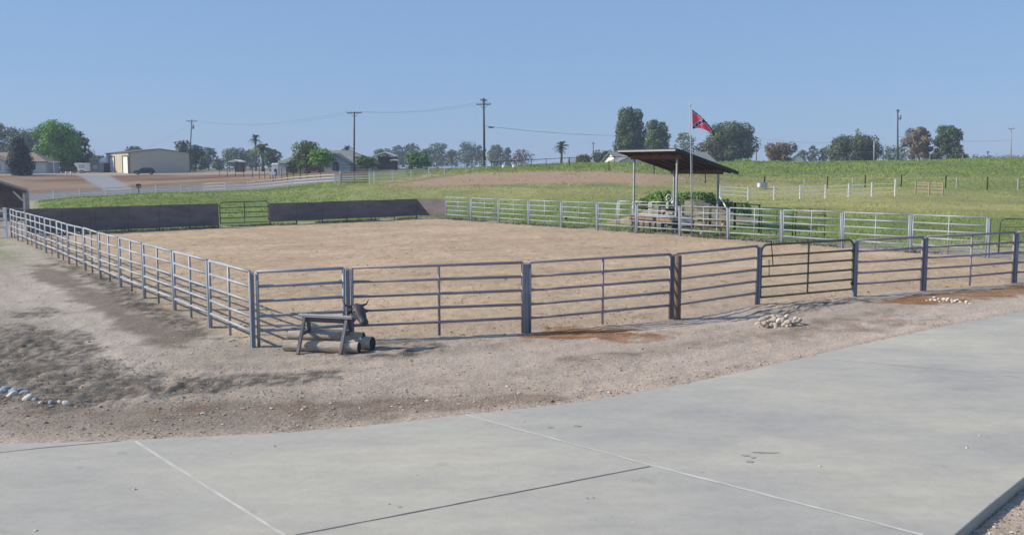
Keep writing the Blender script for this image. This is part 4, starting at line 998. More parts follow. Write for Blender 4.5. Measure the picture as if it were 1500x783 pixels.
def furniture():
    rz = math.atan2(du.y, du.x)
    # long plank bench under the shelter front
    a = Vector((at(927,320,52.3).x, 52.3, 0)); b = Vector((at(986,320,50.1).x, 50.1, 0)); g_ = gz(a.x, a.y)
    t = thing('plank_bench', (a.x, a.y, g_), 'long brown plank table with a pale top standing under the front of the shelter', 'table')
    for k, zz in enumerate((.86,)): MB().beam(a+up*(g_+zz), b+up*(g_+zz), .75, .06).build('top', M['greywood'], t)
    MB().beam(a+up*(g_+.70)+Vector((-.2,-.24,0)), b+up*(g_+.70)+Vector((-.2,-.24,0)), .04, .28).build('apron', M['bench'], t)
    for q in (.06, .35, .65, .94):
        p = a.lerp(b, q)
        for o_ in (-.22, .25): MB().box(p+dn*o_+up*(g_+.41), (.07,.07,.84), rz).build('leg', M['darkwood'], t)
    # picnic table
    c = Vector((at(1046,330,48.3).x, 48.3, 0)); g_ = gz(c.x, c.y); dr = Vector((.88,-.47,0)); dq = Vector((.47,.88,0))
    t = thing('picnic_table', (c.x,c.y,g_), 'dark red picnic table with splayed pale legs right of the flagpole', 'picnic table')
    MB().beam(c-dr*.75+up*(g_+.76), c+dr*.75+up*(g_+.76), .75, .05).build('top', M['darkred'], t)
    for sg in (-1, 1): MB().beam(c-dr*.75+dq*sg*.68+up*(g_+.45), c+dr*.75+dq*sg*.68+up*(g_+.45), .26, .05).build('seat', M['darkred'], t)
    for e in (-.5, .5):
        for sg in (-1, 1): MB().beam(c+dr*e+dq*sg*.22+up*(g_+.73), c+dr*e+dq*sg*.66+up*g_, .09, .04).build('leg', M['tan_rail'], t)
        MB().beam(c+dr*(e+.03)-dq*.75+up*(g_+.40), c+dr*(e+.03)+dq*.75+up*(g_+.40), .09, .04).build('support', M['tan_rail'], t)
    # dark cabinet with cloth over it
    c = Vector((at(1000,322,49.6).x, 49.6, 0)); g_ = gz(c.x, c.y)
    t = thing('storage_bench', (c.x,c.y,g_), 'dark low bench box between the plank table and the picnic table', 'bench')
    MB().box(c+up*(g_+.50), (1.1,.5,.34), rz*0).build('box', M['black'], t)
    for q in (-.48,.48):
        for r_ in (-.2,.2): MB().box(c+Vector((q,r_,g_+.17)), (.06,.06,.36)).build('leg', M['darkwood'], t)
    MB().box(c+up*(g_+.70), (1.16,.56,.045)).build('lid', M['bench'], t)
    # folding chair with grey cloth
    for (u, Y, lb) in ((1006, 48.9, 'grey cloth folding chair left of the flagpole by the fence'),):
        c = Vector((at(u,320,Y).x, Y, 0)); g_ = gz(c.x, c.y); t = thing('folding_chair', (c.x,c.y,g_), lb, 'chair')
        MB().box(c+up*(g_+.46), (.5,.45,.04)).build('seat', M['tarp'], t)
        MB().box(c+up*(g_+.74)+Vector((0,-.22,0)), (.5,.04,.45), 0, -.12).build('backrest', M['tarp'], t)
        for sx_ in (-.23,.23):
            MB().tube([c+Vector((sx_,-.24,g_)), c+Vector((sx_,.2,g_+.5))], .013, 6).build('leg', M['galv'], t)
            MB().tube([c+Vector((sx_,.24,g_)), c+Vector((sx_,-.24,g_+.95))], .013, 6).build('leg', M['galv'], t)
    # dark reel cart with white hoop
    c = Vector((at(982,305,52.0).x, 52.0, 0)); g_ = gz(c.x, c.y)
    t = thing('hose_cart', (c.x,c.y,g_), 'dark hose cart with a white hoop on top under the shelter', 'cart')
    rg = [c+up*(g_+.75)+Vector((.42*math.cos(k*.4189), .1*math.sin(k*.4189*0), .42*math.sin(k*.4189))) for k in range(16)]
    MB().tube(rg, .07, 7).build('hose_reel', M['black'], t)
    MB().tube([c+up*(g_+.75)+Vector((0,-.18,0)), c+up*(g_+.75)+Vector((0,.18,0))], .16, 10).build('drum', M['bluegrey'], t)
    h_ = at(980, 290, 52.0); rg = [h_+Vector((.15*math.cos(k*.4189), 0, .19*math.sin(k*.4189))) for k in range(16)]
    MB().tube(rg, .028, 7).build('hoop', M['white'], t)
    MB().tube([h_-up*.2, c+up*(g_+1.1)], .02, 6).build('hoop_stem', M['black'], t)
    hb = at(985.5, 296.5, 51.9); MB().rings([[hb+Vector((math.cos(k*.785)*math.cos(f_), math.sin(k*.785)*math.cos(f_), math.sin(f_)))*.09 for k in range(8)] for f_ in (-1.4,-.7,0,.7,1.4)]).build('float_ball', M['white'], t)
    for q in (-.35,.35): MB().tube([c+Vector((q,-.25,g_)), c+Vector((q,0,g_+.75)), c+Vector((q,.25,g_))], .025, 6).build('stand', M['black'], t)
    for q in (-.3,.3): MB().tube([c+Vector((q,-.3,g_+.14)), c+Vector((q+.06,-.3,g_+.14))], .14, 12).build('wheel', M['tyre'], t)
furniture()

# stock tank in the field
def stock_tank():
    p = gp(1115.5, 103); p.z = at(1115, 275.5, 103).z; t = thing('stock_tank', p, 'round shiny metal stock tank standing in the field right of the shelter', 'water tank')
    r = .62; prof = [(r*.97,-.15),(r,.0),(r,.16),(r*1.025,.18),(r,.20),(r,.36),(r*1.025,.38),(r,.40),(r,.58),(r*1.04,.61),(r*1.0,.63),(r*.96,.60),(r*.95,.45)]
    rs = [[p+Vector((math.cos(k*math.pi/12)*a, math.sin(k*math.pi/12)*a, z)) for k in range(24)] for a, z in prof]
    MB().rings(rs).build('shell', M['tank'], t)
    MB().poly([p+Vector((math.cos(k*math.pi/12)*r*.94, math.sin(k*math.pi/12)*r*.94, .5)) for k in range(24)]).build('water', M['glass'], t)
    q = p+Vector((.45,.75,0)); q.z = gz(q.x,q.y); t2 = thing('steel_post', q, 'short dark steel post leaning beside the stock tank', 'post')
    MB().box(q+up*.6, (.07,.05,1.6), .2, 0, .05).box(q+up*1.42, (.10,.08,.04), .2).build('shaft', M['black'], t2)
stock_tank()

# pens behind the right fence
def gpt(u, Y): p = gp(u, Y); return (p.x, p.y)
tube_gate('tube_gate', 'dark green tube gate with a rounded corner swung inward behind the far right fence', gpt(1113, 46.0), gpt(1162, 43.8), 1.5, M['pipegreen'], 6, .2)
tube_gate('tube_gate', 'faded green tube gate right of the dark one behind the far right fence', gpt(1163, 45.0), gpt(1209, 43.6), 1.5, M['gategreen'], 6, .2)
tube_gate('tube_gate', 'green tube gate at the right edge beyond the end of the far right fence', gpt(1459, 35.2), gpt(1600, 34.0), 1.48, M['gategreen'], 6, .2)
pipe_fence('pen_fence', 'dark pipe pen fence behind the picnic table', [gpt(1000, 57), gpt(1040, 54.5), gpt(1076, 52), gpt(1112, 49.5)], 1.45, 4, M['black'], M['pipegreen'], bot=.45, pw=.07, up=[False]*3, square=False)
pipe_fence('pen_fence', 'dark pipe pen fence behind the shelter, left of the picnic table', [gpt(932, 58), gpt(965, 57), gpt(998, 56.2)], 1.2, 3, M['black'], M['black'], bot=.5, pw=.07, up=[False]*2, square=False)
pipe_fence('pen_fence', 'white pipe rail fence behind the left part of the shelter', [gpt(905, 56.5), gpt(928, 56), gpt(952, 55.3), gpt(978, 54.6)], 1.45, 2, M['whitesteel'], M['whitesteel'], bot=.95, pw=.06, up=[False]*3, square=False)
a = at(1055, 289, 50.5); b = at(1072, 311, 50.0); t = thing('prop_pole', b, 'white pole leaning diagonally behind the picnic table', 'pole'); MB().tube([a, b+Vector((0,0,-.25))], .04, 8).tube([a+up*.02, a-up*.05], .055, 8).build('shaft', M['white'], t)
for i, (u, v0, v1, lb) in enumerate([(665,294,318,'white stake right of the board wall behind the far right fence'),(723,306,320,'short pale stake second along behind the far right fence'),(778,302,318,'grey white stake third along behind the far right fence'),(829,298,317,'white stake with a dark base behind the middle of the far right fence'),(878,297,313,'white stake nearest the shelter behind the far right fence')]):
    Y = [68,66,64.5,63,62][i]; p = gp(u, Y); tp = at(u, v0, Y); t = thing('fence_stake', p, lb, 'stake'); MB().box((p.x,p.y,(p.z+tp.z)/2-.1), (.10,.10,tp.z-p.z+.2)).add([(p.x-.05,p.y-.05,tp.z),(p.x+.05,p.y-.05,tp.z),(p.x+.05,p.y+.05,tp.z),(p.x-.05,p.y+.05,tp.z),(p.x,p.y,tp.z+.05)], [(0,1,4),(1,2,4),(2,3,4),(3,0,4)]).build('shaft', M['whitesteel'], t)
    if i == 3: MB().box((p.x,p.y,p.z+.1), (.14,.14,.25)).build('footing', M['black'], t)

def rail_fence(name, label, spec, h, zs, mpost, mrail, pw=.11, rw=.03, rh=.10, base=None, cat='fence', end=None):
    """spec: list of (u, Y[, v of base])"""
    P = []
    for q in spec:
        p = gp(q[0], q[1])
        P.append(p)
    root = thing(name, P[0], label, cat)
    for i, p in enumerate(P):
        hh = h*(1.25 if end and i in end else 1.0)
        MB().box(p+up*(hh/2-.1), (pw,pw,hh+.2)).box(p+up*(hh+.015), (pw*1.25,pw*1.25,.03)).build('post', mpost, root)
    for a, b in zip(P[:-1], P[1:]):
        mb = MB()
        for z in zs: mb.beam(a+up*z, b+up*z, rw, rh)
        mb.build('rails', mrail, root)
    return root
rail_fence('rail_fence', 'white three rail fence along the grey road behind the grassy hump', [(-60,112),(-20,112),(39,112),(79,112),(117,112),(155,112),(192,112),(229,112),(265,112),(298,112),(331,111),(363,110.5),(396,109.5),(429,108),(460,105.5),(490,103.5)], 1.08, (.35,.68,1.0), M['white'], M['whitesteel'], rw=.04, rh=.075)
rail_fence('rail_fence', 'white rail fence climbing right to the foot of the tall double arm pole', [(541,98),(548,98),(575,103),(602,108),(628,113),(651,118),(682,125),(713,133)], 1.15, (.4,.75,1.08), M['white'], M['whitesteel'], rw=.035, rh=.06, end=(7,))
rail_fence('rail_fence', 'white three rail fence right of the shelter in the green field', [(1055,84),(1096,83),(1134,82.5),(1172,82),(1209,81.5),(1243,81),(1277,80.5),(1311,80)], 1.12, (.36,.70,1.03), M['white'], M['whitesteel'], rw=.035, rh=.06, end=(7,))
rail_fence('rail_fence', 'tan wooden rail fence piece right of the white fence in the field', [(1341,83),(1361,82.5),(1381,82)], 1.1, (.3,.58,.84,1.04), M['tan_rail'], M['tan_rail'], pw=.10)
rail_fence('rail_fence', 'white three rail fence at the far end of the long left pipe fence', [(-45,50.3),(9,51.6)], 1.52, (.5,.95,1.38), M['white'], M['white'], pw=.13, rh=.14)
rail_fence('rail_fence', 'rusty single rail fence on the crest below the brown tree', [(1326,165),(1342,165),(1362,165),(1385,166),(1410,167)], 1.0, (.95,), M['polegrey'], M['rust_rail'])
rail_fence('rail_fence', 'thin black pipe fence on the crest right of the tall double arm pole', [(720,136),(760,138),(800,139),(845,139),(900,139),(960,140)], .95, (.88,), M['black'], M['black'], pw=.08, rw=.06, rh=.08)
rail_fence('rail_fence', 'dark pipe fence in front of the grey roofed house', [(420,172),(447,170),(474,168),(494,166),(514,165),(545,166),(580,166),(612,168),(640,168)], 1.25, (.65,1.18), M['black'], M['black'], pw=.08, rw=.06, rh=.07)
def wire_fence(label, spec, h, mpost, nw=3):
    P = [gp(*q) for q in spec]; root = thing('wire_fence', P[0], label, 'fence')
    for p in P: MB().box(p+up*(h/2-.1), (.09,.08,h+.2), .4).box(p+up*(h-.02), (.12,.03,.10), .4).build('post', mpost, root)
    mb = MB()
    for k in range(nw):
        z = h*(.3+.6*k/(nw-1)); mb.tube([p+up*z for p in P], .006, 4)
    mb.build('wires', M['wire'], root)
wire_fence('dark steel post and wire fence crossing the green field to the right', [(778,134),(834,131),(892,122),(958,117),(1033,108),(1120,104),(1212,100),(1267,99),(1320,97),(1385,94),(1446,91),(1540,88)], 1.25, M['black'])
wire_fence('row of dark slim posts with wire beside the brown bank', [(322,186),(333,183),(345,180),(357,177),(370,174),(380,170),(388,166),(396,162),(404,158),(413,154),(421,151),(430,148),(440,145),(450,142),(470,139)], 1.9, M['black'])
for i, (u, Y, lb) in enumerate(((1178,101,'short white marker stake in the field above the middle of the white fence'),(1249,99.5,'short white marker stake in the field above the right end of the white fence'),(1401,95,'short white marker stake in the field right of the tan rail fence'),(1491,92,'short pale marker stake in the field at the right edge'))):
    p = gp(u, Y); t = thing('marker_stake', p, lb, 'stake'); MB().box(p+up*.45, (.09,.09,1.1)).add([(p.x-.045,p.y-.045,p.z+1.0),(p.x+.045,p.y-.045,p.z+1.0),(p.x+.045,p.y+.045,p.z+1.0),(p.x-.045,p.y+.045,p.z+1.0),(p.x,p.y,p.z+1.06)], [(0,1,4),(1,2,4),(2,3,4),(3,0,4)]).build('shaft', M['whitesteel'], t)
# dark gate by the road
tube_gate('tube_gate', 'black tube gate between the road fence and the climbing white fence', gpt(499, 102.5), gpt(541, 98.5), 1.15, M['black'], 5, .15, r=.04)
p = gp(498.5, 102.7); t = thing('gate_post', p, 'tall white post at the left of the black road gate', 'post'); MB().box(p+up*.6, (.14,.14,1.4)).box(p+up*1.32, (.19,.19,.05)).build('shaft', M['white'], t)

# ---------------------------------------------------------------- buildings
def frame2(K, d):   # local frame: along, inward
    d = Vector((d[0], d[1], 0)).normalized(); n = Vector((-d.y, d.x, 0)); return d, n
def barn():
    K = gp(190, 222); d, n = frame2(K, (.8, .6)); base = K.z-.3; M_, L_ = 14.0, 20.0
    t = thing('barn', K, 'large tan metal barn with two white roll up doors on its sunny end', 'barn')
    ze = at(190, 223.4, 222).z; zp = ze+.85
    A = [K, K+d*M_, K+d*M_+n*L_, K+n*L_]
    def P(p, z): return Vector((p.x, p.y, z))
    mid0 = K+d*M_*.5; mid1 = mid0+n*L_
    mb = MB()
    mb.poly([P(A[0],base), P(A[1],base), P(A[1],ze), P(mid0,zp), P(A[0],ze)])
    mb.poly([P(A[2],base), P(A[3],base), P(A[3],ze), P(mid1,zp), P(A[2],ze)])
    mb.poly([P(A[1],base), P(A[2],base), P(A[2],ze), P(A[1],ze)]); mb.poly([P(A[3],base), P(A[0],base), P(A[0],ze), P(A[3],ze)])
    mb.build('walls', M['barnwall'], t)
    o_ = .25
    for (a, b) in ((A[0]-d*o_, 0), (A[1]+d*o_, 1)):
        a0 = a - n*o_; a1 = a + n*(L_+o_); m0 = mid0-n*o_; m1 = mid1+n*o_; zz = ze-.06
        q = [P(a0,zz), P(a1,zz), P(m1,zp+.03), P(m0,zp+.03)]
        MB().prism(q, (0,0,.12)).build('roof', M['rooftrim'] if 0 else M['barntrim'], t)
    for p in (A[0], A[1]): MB().box(P(p, (base+ze)/2), (.22,.22,ze-base), math.atan2(d.y,d.x)).build('corner_trim', M['barntrim'], t)
    for (s0, s1, h) in ((1.0, 5.0, 3.9), (12.6, 16.6, 3.7)):
        a = K+n*s0-d*.06; b = K+n*s1-d*.06; g_ = gz(a.x,a.y)
        dr = MB().prism([P(a,g_), P(b,g_), P(b,g_+h), P(a,g_+h)], d*.05).build('door', M['white'], t)
        c0 = K+n*(s0-.3)-d*.1; c1 = K+n*(s1+.3)-d*.1
        MB().beam(P(c0,g_+h+.12), P(c1,g_+h+.12), .1, .24).beam(P(c0,g_), P(c0,g_+h), .1, .25).beam(P(c1,g_), P(c1,g_+h), .1, .25).build('frame', M['barntrim'], dr)
barn()
def gable_house(label, K, d, W, D, h, rise, mw, mr, wins=(), over=.5, hip=(False, False), base=None, cat='house', ridge_along=True, door=None):
    """K front left corner, d along the front; ridge runs along the front"""
    d, n = frame2(K, d); base = K.z-.4 if base is None else base
    t = thing('house', K, label, cat)
    def P(a, b, z): q = K + d*a + n*b; return Vector((q.x, q.y, z))
    ze = K.z+h; zr = ze+rise; mb = MB()
    mb.poly([P(0,0,base),P(W,0,base),P(W,0,ze),P(0,0,ze)]); mb.poly([P(W,D,base),P(0,D,base),P(0,D,ze),P(W,D,ze)])
    for a, hp in ((0, hip[0]), (W, hip[1])):
        pts = [P(a,D,base),P(a,0,base),P(a,0,ze)] + ([] if hp else [P(a,D/2,zr-.05)]) + [P(a,D,ze)]
        mb.poly(pts if a == 0 else list(reversed(pts)))
    mb.build('wall', mw, t)
    r0 = D/2 if hip[0] else -over; r1 = W-D/2 if hip[1] else W+over; zo = ze-over*rise/(D/2)
    A = [P(-over,-over,zo), P(W+over,-over,zo), P(W+over,D+over,zo), P(-over,D+over,zo)]; r_0 = P(r0,D/2,zr); r_1 = P(r1,D/2,zr)
    fr = MB(); th = Vector((0,0,.16))
    fr.prism([A[0],A[1],r_1,r_0], th); fr.prism([A[2],A[3],r_0,r_1], th)
    if hip[0]: fr.prism([A[3],A[0],r_0], th)
    if hip[1]: fr.prism([A[1],A[2],r_1], th)
    fr.build('roof', mr, t)
    for (a0, a1, z0, z1) in wins:
        w_ = MB().prism([P(a0,-.05,K.z+z0),P(a1,-.05,K.z+z0),P(a1,-.05,K.z+z1),P(a0,-.05,K.z+z1)], n*.04).build('window', M['glass'], t)
        c = .09; MB().beam(P(a0-c,-.06,K.z+z0-c/2), P(a1+c,-.06,K.z+z0-c/2), .06, c).beam(P(a0-c,-.06,K.z+z1+c/2), P(a1+c,-.06,K.z+z1+c/2), .06, c).beam(P(a0-c/2,-.06,K.z+z0), P(a0-c/2,-.06,K.z+z1), .06, c).beam(P(a1+c/2,-.06,K.z+z0), P(a1+c/2,-.06,K.z+z1), .06, c).beam(P((a0+a1)/2,-.07,K.z+z0), P((a0+a1)/2,-.07,K.z+z1), .04, .05).build('frame', M['white'], w_)
    if door:
        a0, a1, z1 = door; MB().prism([P(a0,-.05,K.z),P(a1,-.05,K.z),P(a1,-.05,K.z+z1),P(a0,-.05,K.z+z1)], n*.04).build('door', M['darkwood'], t)
    return t, P, ze, zr
# brown roofed house at the left
K = gp(-75, 222)
t, P, ze, zr = gable_house('pale house with a brown shingle roof at the left edge behind the dark conifer', K, (1, .10), 21.5, 8.0, 2.9, 1.9, M['wall_pale'], M['shingle_brown'], [(18.3,19.3,.9,2.1),(6,7.5,.9,2.1)], hip=(False, True), door=(15.8,16.8,2.1))
# front gable wing
q = P(8.5, -5, 0); d_, n_ = frame2(K, (1,.10)); kz = K.z
mb = MB(); w0, w1 = 8.6, 14.0
mb.poly([P(w0,-4,kz-.4),P(w1,-4,kz-.4),P(w1,-4,ze),P((w0+w1)/2-1.2,-4,ze+1.35),P(w0,-4,ze)]); mb.poly([P(w1,-4,kz-.4),P(w1,-.01,kz-.4),P(w1,-.01,ze),P(w1,-4,ze)]); mb.poly([P(w0,-.01,kz-.4),P(w0,-4,kz-.4),P(w0,-4,ze),P(w0,-.01,ze)])
mb.build('wing_wall', M['wall_pale'], t)
th = Vector((0,0,.16)); MB().prism([P(w1+.5,-4.5,ze-.2),P(w1+.5,3,ze-.2),P((w0+w1)/2-1.2,3,ze+1.4),P((w0+w1)/2-1.2,-4.5,ze+1.4)], th).prism([P(w0-.5,3,ze-.2),P(w0-.5,-4.5,ze-.2),P((w0+w1)/2-1.2,-4.5,ze+1.4),P((w0+w1)/2-1.2,3,ze+1.4)], th).build('wing_roof', M['shingle_brown'], t)
wn = MB().prism([P(11.6,-4.06,kz+.7),P(13.1,-4.06,kz+.7),P(13.1,-4.06,kz+2.3),P(11.6,-4.06,kz+2.3)], n_*.04).build('window', M['glass'], t)
MB().beam(P(11.5,-4.08,kz+1.5), P(13.2,-4.08,kz+1.5), .05, .07).beam(P(11.5,-4.08,kz+2.34), P(13.2,-4.08,kz+2.34), .05, .1).beam(P(11.5,-4.08,kz+.66), P(13.2,-4.08,kz+.66), .05, .1).build('frame', M['white'], wn)
# porch at the right end
MB().prism([P(21.6,.4,ze-.35),P(23.4,.4,ze-.35),P(23.4,4,ze-.35),P(21.6,4,ze-.35)], (0,0,.25)).build('porch_roof', M['wall_white'], t)
for a_ in (.5, 3.8): MB().box(P(23.2,a_,kz+1.1), (.12,.12,2.9)).build('porch_post', M['white'], t)
# grey roofed house in the middle
K = gp(409, 192)
t, P, ze, zr = gable_house('pale house with a grey hipped roof and a gabled front with an arched window', K, (1, -.02), 18.3, 9.0, 2.05, 2.3, M['wall_pale'], M['shingle_grey'], [(1.9,2.7,.7,1.8),(4.2,5.6,.7,1.8),(16.8,17.8,.8,1.8)], hip=(True, True), door=(7.2,8.2,1.95))
kz = K.z; w0, w1 = 10.3, 14.9; mx_ = (w0+w1)/2 - .9
d_, n_ = frame2(K, (1,-.02)); zw = ze-.1
mb = MB(); mb.poly([P(w0,-3,kz-.4),P(w1,-3,kz-.4),P(w1,-3,zw),P(mx_,-3,zw+1.75),P(w0,-3,zw+.55)]); mb.poly([P(w1,-3,kz-.4),P(w1,-.01,kz-.4),P(w1,-.01,zw),P(w1,-3,zw)]); mb.poly([P(w0,-.01,kz-.4),P(w0,-3,kz-.4),P(w0,-3,zw+.55),P(w0,-.01,zw+.55)])
mb.build('gable_wall', M['wall_pale'], t)
MB().prism([P(w1+.45,-3.4,zw-.25),P(w1+.45,4,zw-.25),P(mx_,4,zw+1.8),P(mx_,-3.4,zw+1.8)], (0,0,.15)).prism([P(w0-.3,4,zw+.45),P(w0-.3,-3.4,zw+.45),P(mx_,-3.4,zw+1.8),P(mx_,4,zw+1.8)], (0,0,.15)).build('gable_roof', M['shingle_grey'], t)
cx_ = mx_+.25; pts = [P(cx_-.68,-3.06,kz+.5), P(cx_+.68,-3.06,kz+.5)] + [P(cx_+.68*math.cos(a_), -3.06, kz+1.55+.68*math.sin(a_)) for a_ in [k*math.pi/10 for k in range(11)]]
wn = MB().prism(pts, n_*.04).build('window', M['glass'], t); MB().beam(P(cx_-.7,-3.08,kz+1.5), P(cx_+.7,-3.08,kz+1.5), .04, .07).beam(P(cx_,-3.08,kz+.5), P(cx_,-3.08,kz+1.5), .04, .06).build('frame', M['wall_pale'], wn)
MB().box(P(14.4,1.5,zr-.75), (.5,.5,1.5)).box(P(14.4,1.5,zr+.03), (.62,.62,.08)).build('chimney', M['white'], t)
# open canopy
def canopy(label, u0, u1, Y, va, ve):
    a = at(u0, ve, Y); b = at(u1, ve, Y); ap = at((u0+u1)/2, va, Y); t = thing('canopy', gp((u0+u1)/2, Y), label, 'canopy'); dp = Vector((0,5,0))
    MB().prism([a, ap, ap+dp, a+dp], (0,0,.2)).prism([ap, b, b+dp, ap+dp], (0,0,.2)).build('roof', M['white'], t)
    for q in (a+Vector((.3,.2,0)), b+Vector((-.3,.2,0)), a+Vector((.3,4.8,0)), b+Vector((-.3,4.8,0)), ap+Vector((0,4.8,0))):
        g_ = gz(q.x,q.y); MB().box((q.x,q.y,(g_+q.z)/2), (.16,.16,q.z-g_)).build('post', M['darkwood'], t)
    MB().box((ap.x, ap.y+4.9, (gz(ap.x,ap.y)+a.z)/2), (b.x-a.x-.6, .1, a.z-gz(ap.x,ap.y))).build('back_wall', M['barntrim'], t)
canopy('open canopy with a white gabled roof right of the grey roofed house', 547, 579, 205, 223.5, 229)
canopy('small white roofed shade in front of the open canopy', 571, 580, 196, 234.5, 235.5)
canopy('pale slanted shade roof left of the palms', 334, 352, 225, 235, 237.5)
# white gabled house behind the shelter
K = gp(906, 196); d_, n_ = frame2(K, (.97,.24))
t, P, ze, zr = gable_house('white house with a grey roof showing on both sides of the shelter', K, (.97,.24), 21, 9, at(906,236,196).z-K.z, 1.8, M['wall_white'], M['shingle_grey'], [(1.6,2.6,.5,1.4),(5,6.2,.5,1.4)])
K2 = K; zb = K.z; mb = MB(); mb.poly([P(-.6,-3,zb-.4),P(6.0,-3,zb-.4),P(6.0,-3,ze),P(2.7,-3,ze+1.35),P(-.6,-3,ze)]); mb.poly([P(-.6,-.02,zb-.4),P(-.6,-3,zb-.4),P(-.6,-3,ze),P(-.6,-.02,ze)]); mb.build('gable_wall', M['wall_white'], t)
MB().prism([P(-1.2,-3.4,ze-.2),P(2.7,-3.4,ze+1.42),P(2.7,3,ze+1.42),P(-1.2,3,ze-.2)], (0,0,.15)).prism([P(2.7,-3.4,ze+1.42),P(6.6,-3.4,ze-.2),P(6.6,3,ze-.2),P(2.7,3,ze+1.42)], (0,0,.15)).build('gable_roof', M['shingle_grey'], t)
K = gp(838, 230); gable_house('low house with a pale roof peeping over the crest right of the lone palm', K, (1,.05), 7.0, 6, at(838,238.5,230).z-K.z, 1.0, M['wall_pale'], M['rooftrim'], [(1,2,.2,.9)])
K = gp(1152, 240); gable_house('tiny dark roofed shed on the crest under the orange brown tree', K, (1,.1), 4.2, 4, at(1152,237,240).z-K.z, .9, M['wall_white'], M['shingle_grey'], [(1,2,.2,.9)], cat='shed')
# dark open animal shed at the left edge
def left_shed():
    Y = 63.0; a = at(-70, 247, Y); m_ = at(0, 269, Y); e = at(38.5, 281.5, Y); gx = gz(e.x, Y); t = thing('animal_shed', (e.x, Y, gx), 'dark open animal shed with a sloping roof at the left edge', 'shed'); dp = Vector((-2.45,5,.0))
    MB().prism([a, e, e+dp, a+dp], (0,0,.10)).build('roof', M['barntrim'], t)
    for q in (e+Vector((-.2,.1,0)), e.lerp(a, .45)+Vector((0,.1,0)), e+dp*.95, e.lerp(a,.45)+dp*.95): MB().box((q.x,q.y,(gx+q.z)/2-.05), (.14,.14,q.z-gx)).build('post', M['greywood'], t)
    MB().beam(e+Vector((-.3,.1,-.55)), e+Vector((-.9,.1,.05)), .06, .1).build('brace', M['greywood'], t)
    q0 = e+dp*.97; q1 = a+dp*.97; MB().poly([Vector((q0.x,q0.y,gx-.2)), q0, q1, Vector((q1.x,q1.y,gx-.2))]).build('back_wall', M['darkwood'], t)
    mb = MB()
    for z in (.35,.7,1.05): mb.tube([Vector((e.x-.2,Y+.05,gx+z)), Vector((a.x,Y+.05,gx+z))], .03, 6)
    mb.build('front_rails', M['polegrey'], t)
left_shed()

# ---------------------------------------------------------------- vehicles and yard things
def car(label, u, Y, L, H, rz, m, cat='car', name='parked_car'):
    p = gp(u, Y); t = thing(name, p, label, cat); c, s_ = math.cos(rz), math.sin(rz); W_ = L*.40
    def P(x, y, z): return Vector((p.x + c*x - s_*y, p.y + s_*x + c*y, p.z + z))
    body = [(-.5,.22),(-.5,.48),(-.48,.58),(-.30,.63),(.22,.63),(.40,.58),(.49,.50),(.5,.35),(.49,.20)]
    rs = []
    for y, k in ((-.5,.93),(-.47,1),(.47,1),(.5,.93)): rs.append([P(a*L*k, y*W_, (b-.2)*k*H+.2*H) for a, b in body])
    MB().rings(rs, False).build('body', m, t)
    cab = [(-.47,.60),(-.40,.90),(-.30,.98),(.02,1.0),(.10,.94),(.24,.62)]
    rs = [[P(a*L, y*W_*kk, b*H) for a, b, kk in [(q[0], q[1], 1.0 if q[1] < .7 else .84) for q in cab]] for y in (-.46, .46)]
    MB().rings(rs, False).build('cabin', m, t)
    win = [(-.41,.64),(-.36,.88),(-.01,.91),(.06,.88),(.18,.64)]
    for sg in (-1, 1):
        pts = [P(a*L, sg*W_*(.475 - (b-.64)*.24), b*H) for a, b in win]
        MB().prism(pts if sg < 0 else list(reversed(pts)), (P(0,sg*.02,0)-P(0,0,0))).build('window', M['glass'], t)
    MB().prism([P(.115*L,-.36*W_,.94*H),P(.115*L,.36*W_,.94*H),P(.25*L,.42*W_,.64*H),P(.25*L,-.42*W_,.64*H)], P(.02,0,.01)-P(0,0,0)).build('windscreen', M['glass'], t)
    for a in (-.31, .32):
        for sg in (-1, 1):
            w_ = MB().tube([P(a*L, sg*W_*.40, .21*H), P(a*L, sg*W_*.51, .21*H)], .21*H, 14).build('wheel', M['tyre'], t)
            MB().tube([P(a*L, sg*W_*.505, .21*H), P(a*L, sg*W_*.522, .21*H)], .12*H, 10).build('rim', M['rooftrim'], w_)
    for sg in (-1, 1): MB().box(P(.485*L, sg*W_*.36, .5*H), (.06,.3,.12), rz).build('headlight', M['white'], t)
car('dark car parked beside the long wall of the tan barn', 212, 210, 4.4, 1.5, math.pi+.25, M['carblack'])
car('small maroon car under the bright green tree by the grey roofed house', 459, 170, 3.0, 1.35, math.pi-.15, M['carmaroon'])
car('dark red car in the shade left of the white trailer', 101, 228, 4.0, 1.5, .5, (M['carmaroon']))
